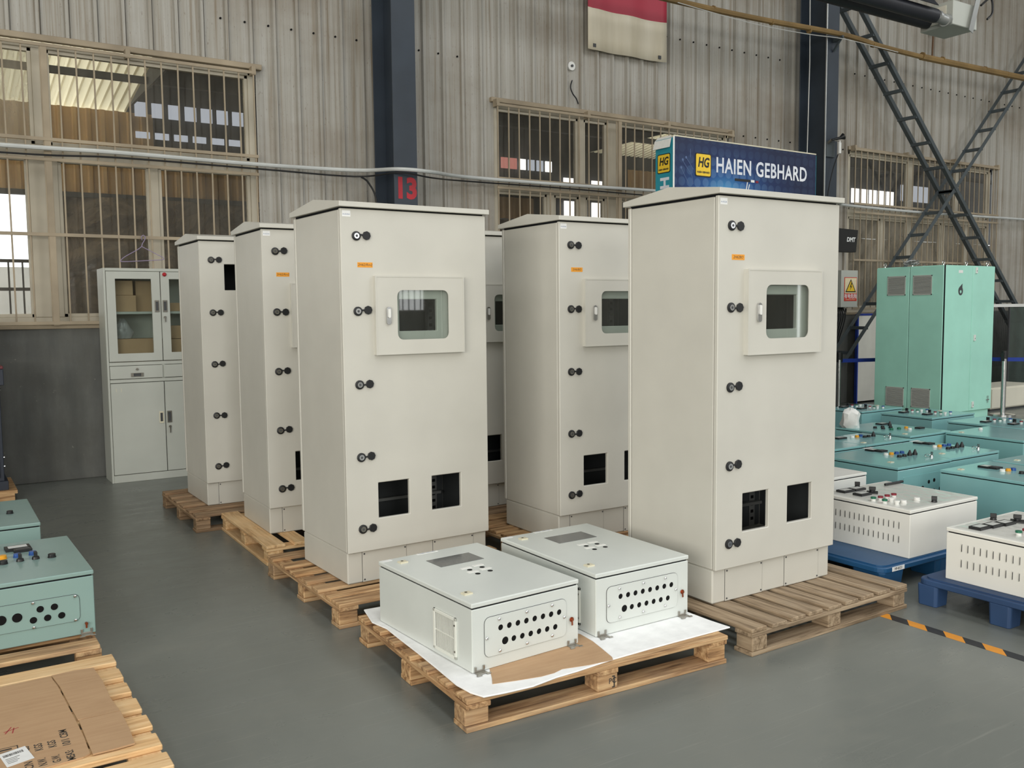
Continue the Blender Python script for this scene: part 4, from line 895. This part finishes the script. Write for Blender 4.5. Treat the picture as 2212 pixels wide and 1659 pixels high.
part('printed_frame', B().box(.10, .172, 3.083, 3.086, .006, .0064).box(.10, .172, 3.055, 3.058, .006, .0064).box(.169, .172, 3.055, 3.086, .006, .0064).box(.12, .155, 3.066, 3.075, .006, .0064), 'ink', mainp)
rbk = B()
for a, c in (((.145, 3.19), (.165, 3.235)), ((.165, 3.185), (.172, 3.225)), ((.142, 3.205), (.185, 3.22))): rbk.bar((*a, .0063), (*c, .0063), .003, .0004, (0, 0, 1))
part('red_mark', rbk, 'red_ink', mainp)
sl = part('shipping_label', B().prism([(.118, 3.045), (.134, 2.945), (.207, 2.965), (.190, 3.065)], 'z', .0066, .0072), 'white_paper', mainp, label='white barcode shipping label')
bc = B(); rr_ = random.Random(5); u = Vector((.073, .020, 0)); v_ = Vector((.016, -.100, 0)); o0 = Vector((.118, 3.045, .0074))
pos = .10
while pos < .82:
    wd = rr_.choice((.008, .014, .02)); a = o0+u*pos+v_*.18; c = o0+u*pos+v_*.34
    bc.bar(a, c, wd*.07, .0003, (0, 0, 1)); pos += wd+rr_.choice((.01, .018))
for k, (a0, a1) in enumerate(((.1, .62), (.1, .5), (.1, .55), (.1, .45))):
    bc.bar(o0+u*a0+v_*(.50+.1*k), o0+u*a1+v_*(.50+.1*k), .0022, .0003, (0, 0, 1))
part('barcode', bc, 'ink', sl)

# hazard tape on the floor
tp = thing('hazard_tape', 'orange and black hazard tape strip stuck on the floor at the right', 'floor tape')
yy = 2.62; k = 0; xl, xr = 3.655, 3.712
while yy > 1.2:
    y2 = yy-.088
    part('orange_stripe' if k % 2 == 0 else 'black_stripe', B().prism([(xl, yy-.05), (xr, yy), (xr, y2), (xl, y2-.05)], 'z', .0002, .0012), 'hazard_orange' if k % 2 == 0 else 'hazard_black', tp); yy = y2; k += 1

# ---------------------------------------------------------------- banner stand
bs = thing('banner_stand', 'tall navy and teal printed display case with a yellow logo behind the front cabinet', 'display stand', (6.02, 6.5, 0), 0.02)
BWd, BH = 2.085, 3.05
part('case_body', B().box(0.004, BWd-.004, .004, .24, .02, BH-.01), 'shed_dark', bs)
fp = part('front_print', B().box(0, BWd, 0, .004, 0, BH), 'banner_print', bs, label='navy and blue printed front panel')
part('side_print', B().box(-.004, 0, 0, .24, 0, BH-.01), 'banner_teal', bs, label='teal printed side panel')
part('side_print', B().box(BWd, BWd+.004, 0, .24, 0, BH-.01), 'banner_teal', bs)
part('top_edge', B().box(0, BWd, -.002, .03, BH, BH+.012), 'latch_beige', bs)
part('corner_strip', B().box(-.006, .012, -.003, .002, 0, BH), 'white_print', bs)
cl = B(); cl.loft([[(x, y, z) for x, z in ((-.03, BH-.10), (-.01, BH-.02), (.03, BH+.02), (.06, BH+.022))] for y in (0.02, .25)], cap=False, closed=False); part('curled_flap', cl, 'white_print', bs)
def logo(par, cx, cz, s, rot, face):
    def put(b_, mat, nm):
        return part(nm, b_, mat, par, (0, 0, 0))
    if face == 'f':
        put(B().prism(rrect(cx-s*.53, cx+s*.53, cz-s*.55, cz+s*.55, s*.1), 'y', -.0035, -.002), 'black_plastic', 'logo_border')
        put(B().prism(rrect(cx-s*.48, cx+s*.48, cz-s*.50, cz+s*.50, s*.08), 'y', -.005, -.0035), 'yellow_sign', 'logo_badge')
        link('logo_letters', textmesh('HG', s*.62, 'black_plastic', s*.02, .0006, .2, 1, s*.76), par, (cx, -.0052, cz+s*.1), FRONT)
        link('logo_caption', textmesh('HAIEN GEBHARD', s*.12, 'black_plastic', .001, .0006, 0, 1, s*.84), par, (cx, -.0052, cz-s*.34), FRONT)
    else:
        put(B().prism(rrect(cx-s*.53, cx+s*.53, cz-s*.55, cz+s*.55, s*.1), 'x', -.006, -.0045), 'black_plastic', 'logo_border')
        put(B().prism(rrect(cx-s*.48, cx+s*.48, cz-s*.50, cz+s*.50, s*.08), 'x', -.0075, -.006), 'yellow_sign', 'logo_badge')
        link('logo_letters', textmesh('HG', s*.62, 'black_plastic', s*.02, .0006, .2, 1, s*.76), par, (-.0077, cx, cz+s*.1), SIDE)
        link('logo_caption', textmesh('HAIEN GEBHARD', s*.12, 'black_plastic', .001, .0006, 0, 1, s*.84), par, (-.0077, cx, cz-s*.34), SIDE)
logo(bs, .392, 2.81, .205, FRONT, 'f'); logo(bs, .125, 2.81, .165, SIDE, 's')
link('lettering', textmesh('HAIEN GEBHARD', .205, 'banner_letters', .004, .0008, 0, 1.08, 1.36), bs, (1.25, -.003, 2.82), FRONT)
zl = 2.625
for ch_ in 'HAIEN GEBHARD':
    if ch_ != ' ': link('side_letter', textmesh(ch_, .16, 'banner_letters', .006, .0008), bs, (-.0055, .12, zl), (R(90), R(90), R(-90)))
    zl -= .155
cl = B()
for (a, c) in (((.12, 2.83), (.24, 2.70)), ((.24, 2.70), (.26, 2.62)), ((.17, 2.86), (.26, 2.76)), ((.22, 2.87), (.22, 2.95)), ((.10, 2.76), (.2, 2.62))): cl.bar((a[0], -.001, a[1]), (c[0], -.001, c[1]), .005, .001, (0, 1, 0))
for x, z in ((.12, 2.84), (.165, 2.865), (.10, 2.765)): cl.cyl((x, -.0005, z), (x, -.0015, z), .013, 10)
part('circuit_print', cl, 'ink_blue', bs)
part('dark_strip', B().box(.836, 1.06, -.003, 0, 2.692, 2.716), 'black_plastic', bs); part('white_tick', B().box(1.07, 1.12, -.003, 0, 2.692, 2.716), 'white_print', bs)
part('tick_red', B().box(1.14, 1.18, -.003, 0, 2.690, 2.712), 'red_btn', bs)
part('tap_print', B().bar((1.00, -.001, 2.60), (1.02, -.001, 2.69), .012, .001, (0, 1, 0)).bar((1.035, -.001, 2.62), (1.05, -.001, 2.67), .01, .001, (0, 1, 0)).box(.965, 1.065, -.0015, 0, 2.602, 2.614), 'white_print', bs)

# ---------------------------------------------------------------- mint cabinet
mc = thing('mint_cabinet', 'large mint green double cabinet with vents and lifting eyes at the far right', 'cabinet', (10.46, 6.5, 0))
MW, MD, MH = 1.085, .94, 1.925
part('plinth', B().box(.02, MW-.02, .02, MD-.02, 0, .10), 'mint', mc)
part('body', B().box(.012, MW, .012, MD, .10, MH), 'mint', mc, bevel=.004)
for y0, y1 in ((.012, .466), (.472, MD)):
    part('side_door', B().box(-.006, .012, y0, y1, .11, MH-.008), 'mint', mc, bevel=.004)
part('side_seam', B().box(.0, .012, .466, .472, .11, MH-.01).box(.004, .013, -.001, .012, .1, MH), 'gasket', mc)
for x0, x1 in ((.012, .585), (.592, MW)):
    part('front_panel', B().box(x0, x1, -.006, .012, .10, MH-.004), 'mint', mc, bevel=.003)
for y0, z0 in ((.16, 1.565), (.52, 1.565), (.148, .155), (.51, .15)):
    vn = part('vent', B().box(-.016, -.006, y0, y0+.255, z0, z0+.012).box(-.016, -.006, y0, y0+.255, z0+.233, z0+.245).box(-.016, -.006, y0, y0+.008, z0, z0+.245).box(-.016, -.006, y0+.247, y0+.255, z0, z0+.245), 'vent_grey', mc)
    sl = B()
    for k in range(14): sl.loft([[(-.018, y, z0+.014+.0158*k), (-.008, y, z0+.024+.0158*k), (-.008, y, z0+.026+.0158*k), (-.018, y, z0+.0165+.0158*k)] for y in (y0+.006, y0+.249)])
    o = part('vent_slats', sl, 'vent_grey', vn); o['kind'] = 'stuff'
    part('vent_backing', B().box(-.0075, -.006, y0+.006, y0+.249, z0+.01, z0+.235), 'dark_grey', vn)
for x_, y_ in ((.05, .86), (.05, .47), (.06, .06), (.55, .06), (.9, .86), (1.02, .06)):
    pts = [(x_+.022*math.cos(a), y_, MH+.034+.022*math.sin(a)) for a in [2*math.pi*i/14 for i in range(15)]]
    part('lifting_eye', B().tube(pts, .006, 6).cyl((x_, y_, MH), (x_, y_, MH+.014), .012, 10), 'chrome', mc, smooth=True)
for z in (1.83, .985, .14): part('lock', B().box(.64, .675, -.02, -.006, z, z+.075).cyl((.657, -.02, z+.03), (.657, -.022, z+.03), .008, 8, m=1), ['plastic_white', 'black_matte'], mc, bevel=.002)
part('door_handle', B().box(.97, 1.03, -.016, -.006, .215, .225).box(.99, 1.0, -.02, -.006, .18, .27), 'chrome', mc)
part('sticker', B().box(.28, .37, -.0075, -.006, 1.83, 1.865), 'white_print', mc)
part('drop_emblem', B().prism([(.33+.05*math.cos(a), 1.61+.055*math.sin(a)) for a in [math.pi*(.75+i*1.5/12) for i in range(13)]]+[(.365, 1.70)], 'y', -.0076, -.006).prism([(.33+.018*math.cos(a), 1.60+.02*math.sin(a)) for a in [i*2*math.pi/10 for i in range(10)]], 'y', -.0082, -.0076, 1), ['dark_grey', 'mint'], mc, label='grey drop shaped emblem')
cl = B(); rr_ = random.Random(9)
for k in range(26):
    a = Vector((rr_.uniform(.0, .1), rr_.uniform(.42, .56), MH+.008)); cl.tube([a, a+Vector((rr_.uniform(-.06, .04), rr_.uniform(-.06, .06), rr_.uniform(.02, .09))), a+Vector((rr_.uniform(-.09, .02), rr_.uniform(-.08, .08), rr_.uniform(.0, .05)))], .004, 4)
o = part('cable_tangle', cl, 'galvanised', None); tag(o, 'tangle of silvery cable ends on top of the mint cabinet', 'cable tangle'); o.location = (10.46, 6.5, 0.008)

# ---------------------------------------------------------------- barrier posts, panel, partition, cream cabinet
def stanchion(label, x, y, hgt=.84):
    s = thing('barrier_post', label, 'barrier', (x, y, 0), 0, 'belt barrier posts')
    part('base', B().cyl((0, 0, 0), (0, 0, .02), .15, 24).cyl((0, 0, .02), (0, 0, .035), .13, 24, .05), 'chrome', s, smooth=True)
    part('post', B().cyl((0, 0, .03), (0, 0, hgt-.1), .030, 20), 'chrome', s, smooth=True)
    part('belt_head', B().cyl((0, 0, hgt-.1), (0, 0, hgt), .038, 20).box(-.05, -.03, -.02, .02, hgt-.13, hgt-.02).box(.03, .05, -.02, .02, hgt-.13, hgt-.02), 'black_plastic', s)
    return s
s1 = stanchion('chrome belt barrier post at the far right beside the mint cabinet', 11.70, 6.42)
s2 = stanchion('chrome belt barrier post just behind the right edge of the front cabinet', 10.30, 7.88, .82)
part('belt', B().bar((.04, -.01, .705), (1.25, -.30, .70), .05, .002, (0.23, 0.97, 0)), 'belt_blue', s2)
part('belt', B().bar((0, .04, .73), (-.06, 1.1, .70), .05, .002, (1, 0.1, 0)), 'belt_blue', s1)
part('belt', B().bar((.04, -.02, .73), (1.3, -1.05, .72), .05, .002, (0.63, 0.77, 0)), 'belt_blue', s1)
wp = thing('leaning_board', 'white board with a dark blue frame standing by the wall behind the mint cabinet', 'board', (11.50, 8.49, 0))
part('sheet', B().box(.02, .80, 0, .03, .03, 1.30), 'panel_white', wp); part('frame', B().box(0, .025, -.006, .036, 0, 1.32).box(.795, .82, -.006, .036, 0, 1.32).box(.025, .795, -.006, .036, 1.295, 1.325), 'belt_blue', wp)
pt = thing('partition_screen', 'green glazed partition with a white top rail and dark netting at the far right', 'partition', (13.4, 7.6, 0))
part('top_rail', B().box(-.3, 4.0, -.02, .02, 1.40, 1.445), 'rail_white', pt); part('glass_panel', B().box(.55, 3.8, -.006, .006, .15, 1.40), 'pane_green', pt)
part('frame_post', B().box(.53, .555, -.012, .012, 0, 1.42), 'dark_grey', pt); part('frame_post', B().box(3.9, 3.94, -.02, .02, 0, 1.42), 'dark_grey', pt)
nb = B()
for k in range(32): nb.box(-.28+.025*k, -.278+.025*k, -.002, .002, .5, 1.40)
for k in range(36): nb.box(-.28, .54, -.002, .002, .5+.025*k, .502+.025*k)
o = part('netting', nb, 'black_plastic', pt); o['kind'] = 'stuff'
part('net_post', B().box(-.3, -.28, -.01, .01, 0, 1.42), 'dark_grey', pt)
cc = thing('cream_cabinet', 'low cream metal cabinet on the floor behind the right barrier post', 'cabinet', (12.0, 6.75, 0))
part('body', B().box(0, 1.2, 0, .5, .03, .32), 'cream', cc, bevel=.004); part('drawer_front', B().box(.01, 1.19, -.012, 0, .045, .30), 'cream', cc, bevel=.003); part('lock', B().cyl((.28, -.012, .27), (.28, -.02, .27), .015, 10), 'black_plastic', cc); part('base', B().box(.02, 1.18, .02, .48, 0, .03), 'dark_grey', cc)
gb = thing('grey_wall_box', 'small grey metal box on the wall past the mint cabinet', 'box', (13.75, 8.45, 1.45))
part('box_body', B().box(0, .3, 0, .2, 0, .33), 'file_grey', gb, bevel=.003); part('catch', B().box(.25, .27, -.008, 0, .15, .18), 'chrome', gb)
# white plastic bag
bg = B(); rr_ = random.Random(11); rings = []
for i, (z, r) in enumerate(((0, .10), (.05, .13), (.12, .11), (.2, .12), (.24, .07), (.26, .01))):
    rings.append([(r*(1+rr_.uniform(-.25, .25))*math.cos(2*math.pi*k/14), r*(1+rr_.uniform(-.25, .25))*math.sin(2*math.pi*k/14), z+rr_.uniform(-.015, .015)*(i > 0)) for k in range(14)])
bg.loft(rings)
o = part('plastic_bag', bg, 'plastic_white', None, smooth=True); o.location = (6.70, 5.00, .3855); o.scale = (.62, .62, .66); tag(o, 'crumpled white bag on a teal enclosure right beside the front cabinet', 'bag')

# ---------------------------------------------------------------- filing cabinet by the wall
fc = thing('filing_cabinet', 'pale grey metal filing cabinet with glazed upper doors against the wall', 'cabinet', (1.265, 8.22, 0))
FW, FD, FH = .90, .31, 1.815
b = B().box(0, .018, 0, FD, 0, FH).box(FW-.018, FW, 0, FD, 0, FH).box(.018, FW-.018, FD-.01, FD, 0, FH).box(.018, FW-.018, 0, FD-.01, FH-.025, FH).box(.018, FW-.018, 0, FD-.01, 0, .065).box(.018, FW-.018, .004, FD-.01, .995, 1.025).box(.018, FW-.018, .004, FD-.01, .85, .88).box(FW/2-.012, FW/2+.012, .004, .05, .88, .995)
part('body', b, 'file_grey', fc, bevel=.003)
part('shelf', B().box(.018, FW-.018, .03, FD-.01, 1.43, 1.45), 'file_grey', fc)
def pull(par, x, z, vert=True, m='steel'):
    w, h_ = (.018, .05) if vert else (.05, .016)
    part('recessed_pull', B().plate([x-w, x-w*.6, x+w*.6, x+w], [z-h_, z-h_*.75, z+h_*.75, z+h_], {(1, 1)}, -.012, -.006).box(x-w*.6, x+w*.6, -.0075, -.006, z-h_*.75, z+h_*.75, 1), [m, 'dark_grey'], par)
for k, (x0, x1) in enumerate(((.020, .446), (.452, FW-.020))):
    wx0, wx1 = (x0+.07, x1-.07) if k == 0 else (x0+.07, x1-.07)
    d = part('glazed_door', B().plate([x0, wx0, wx1, x1], [1.03, 1.098, 1.725, FH-.028], {(1, 1)}, -.006, .012), 'file_grey', fc, bevel=.002)
    part('pane', B().box(wx0-.008, wx1+.008, .004, .007, 1.09, 1.733), 'pane_clear', d)
    pull(d, x1-.03 if k == 0 else x0+.03, 1.495)
    dr = part('drawer', B().box(x0, x1-.004, -.006, .1, .884, .992), 'file_grey', fc, bevel=.002); pull(dr, (x0+x1)/2, .915, False)
    part('key_lock', B().cyl(((x0+x1)/2, -.006, .962), ((x0+x1)/2, -.016, .962), .010, 10), 'steel', dr)
    ld = part('lower_door', B().box(x0, x1, -.006, .012, .070, .846), 'file_grey', fc, bevel=.002); pull(ld, x1-.03 if k == 0 else x0+.03, .54, True, 'latch_beige' if k == 0 else 'steel')
    if k: part('key_lock', B().cyl((x0+.03, -.006, .455), (x0+.03, -.016, .455), .010, 10).box(x0+.026, x0+.034, -.02, -.016, .40, .455), 'steel', ld); part('key_lock', B().cyl((x0+.025, -.006, 1.40), (x0+.025, -.016, 1.40), .010, 10).box(x0+.022, x0+.03, -.02, -.016, 1.36, 1.4), 'steel', d)
    else: part('glue_marks', B().box(.06, .063, -.007, -.006, .775, .805).box(.10, .103, -.007, -.006, .775, .805), 'latch_beige', ld)
rm = part('red_magnet', B().cyl((0, 0, 0), (0, -.012, 0), .018, 14, .014).cyl((0, -.012, 0), (0, -.02, 0), .014, 14, .006), 'red_paint', None, (1.265+.486, 8.213, 1.765), smooth=True); tag(rm, 'round red magnet on the top of the filing cabinet door', 'magnet')
def carton(label, x, y, z, w, d, h_, rz=0):
    c_ = thing('carton', label, 'box', (x, y, z), rz, 'cartons in the filing cabinet')
    part('box_body', B().box(0, w, 0, d, 0, h_), 'cardboard', c_, bevel=.002); part('flap', B().box(.002, w/2-.001, .002, d-.002, h_, h_+.003).box(w/2+.001, w-.002, .002, d-.002, h_, h_+.003), 'cardboard', c_)
carton('carton on the left of the upper glazed shelf, lower one of two', 1.30, 8.30, 1.4505, .23, .2, .135)
carton('carton on the left of the upper glazed shelf, stacked on another', 1.31, 8.31, 1.59, .2, .2, .12)
carton('tall carton at the back of the upper glazed shelf', 1.54, 8.36, 1.4505, .17, .13, .26, .05)
carton('wide open carton behind the left glass on the lower glazed shelf', 1.31, 8.27, 1.0255, .40, .24, .19)
carton('carton behind the right glass on the lower glazed shelf', 1.77, 8.29, 1.0255, .25, .22, .18)
carton('small carton on top of another behind the right glass', 1.79, 8.30, 1.212, .2, .2, .11)
carton('flat carton leaning behind the right glass on the upper shelf', 1.80, 8.30, 1.4505, .22, .16, .07, .1)
o = part('plastic_bag', B().loft([[(r*math.cos(2*math.pi*k/10)*(1+.2*math.sin(k*5+z*40)), r*.7*math.sin(2*math.pi*k/10), z) for k in range(10)] for z, r in ((0, .06), (.05, .08), (.12, .06), (.17, .02))]), 'bag_film', None, (1.42, 8.35, 1.222), smooth=True); tag(o, 'clear plastic bag on the wide carton inside the filing cabinet', 'bag')
o = part('dark_bag', B().loft([[(r*math.cos(2*math.pi*k/10)*(1+.2*math.sin(k*3)), r*.5*math.sin(2*math.pi*k/10), z) for k in range(10)] for z, r in ((0, .08), (.02, .10), (.05, .07), (.07, .02))]), 'black_plastic', None, (1.43, 8.42, 1.714), smooth=True); tag(o, 'dark bag stuffed on top of the cartons inside the filing cabinet', 'bag')
hg = [(1.646, 8.54, 2.075), (1.638, 8.53, 2.10), (1.655, 8.53, 2.118), (1.672, 8.53, 2.10), (1.66, 8.53, 2.07), (1.645, 8.53, 2.045), (1.638, 8.53, 2.02)]
hb = B().tube(smooth_path(hg), .0035, 6).tube(smooth_path([(1.638, 8.53, 2.02), (1.60, 8.53, 1.99), (1.50, 8.53, 1.93), (1.462, 8.53, 1.895), (1.48, 8.53, 1.885), (1.64, 8.53, 1.895), (1.80, 8.53, 1.908), (1.815, 8.53, 1.925), (1.76, 8.53, 1.955), (1.638, 8.53, 2.02)]), .0035, 6)
tag(part('clothes_hanger', hb, 'lilac', None, smooth=True), 'lilac wire clothes hanger hooked on the window bars above the filing cabinet', 'hanger')

# ---------------------------------------------------------------- dark machine at the left edge
mp = thing('plywood_pallet', 'layered plywood pallet under the dark machine at the left edge', 'pallet', (-.6, 7.95, 0))
part('top_sheet', B().box(0, 1.14, 0, .66, .052, .078), 'wood_used', mp)
for y in (.0, .28, .56): part('runner', B().box(0, 1.12, y, y+.1, 0, .052), 'wood_used', mp)
mn = thing('machine_console', 'dark navy machine console with a maroon trimmed ledge at the left edge', 'machine', (-.5, 7.99, .0782))
part('base', B().box(.0, .985, .0, .60, 0, .07), 'machine_navy', mn, bevel=.003); part('lower_body', B().box(.02, .96, .01, .6, .07, .82), 'machine_navy', mn, bevel=.004)
part('door', B().box(.06, .93, -.004, .01, .10, .80), 'machine_navy', mn, bevel=.004)
part('ledge', B().box(.0, .985, -.08, .6, .82, .945), 'machine_navy', mn, bevel=.004); part('ledge_trim', B().box(.0, .985, -.084, .5, .945, .968), 'maroon', mn, bevel=.004)
part('screen_housing', B().box(.05, .90, .05, .35, 1.01, 1.36), 'machine_navy', mn, bevel=.006); part('screen', B().box(.12, .83, .046, .05, 1.05, 1.32), 'screen_grey', mn); part('neck', B().box(.3, .6, .1, .3, .968, 1.01), 'machine_navy', mn)
part('dial', B().cyl((.88, -.08, .885), (.88, -.1, .885), .03, 14), 'black_plastic', mn)
sb = B()
for z in (.78, .18, .25): sb.cyl((.96, .05, z), (.97, .05, z), .008, 8)
part('side_bolts', sb, 'chrome', mn)
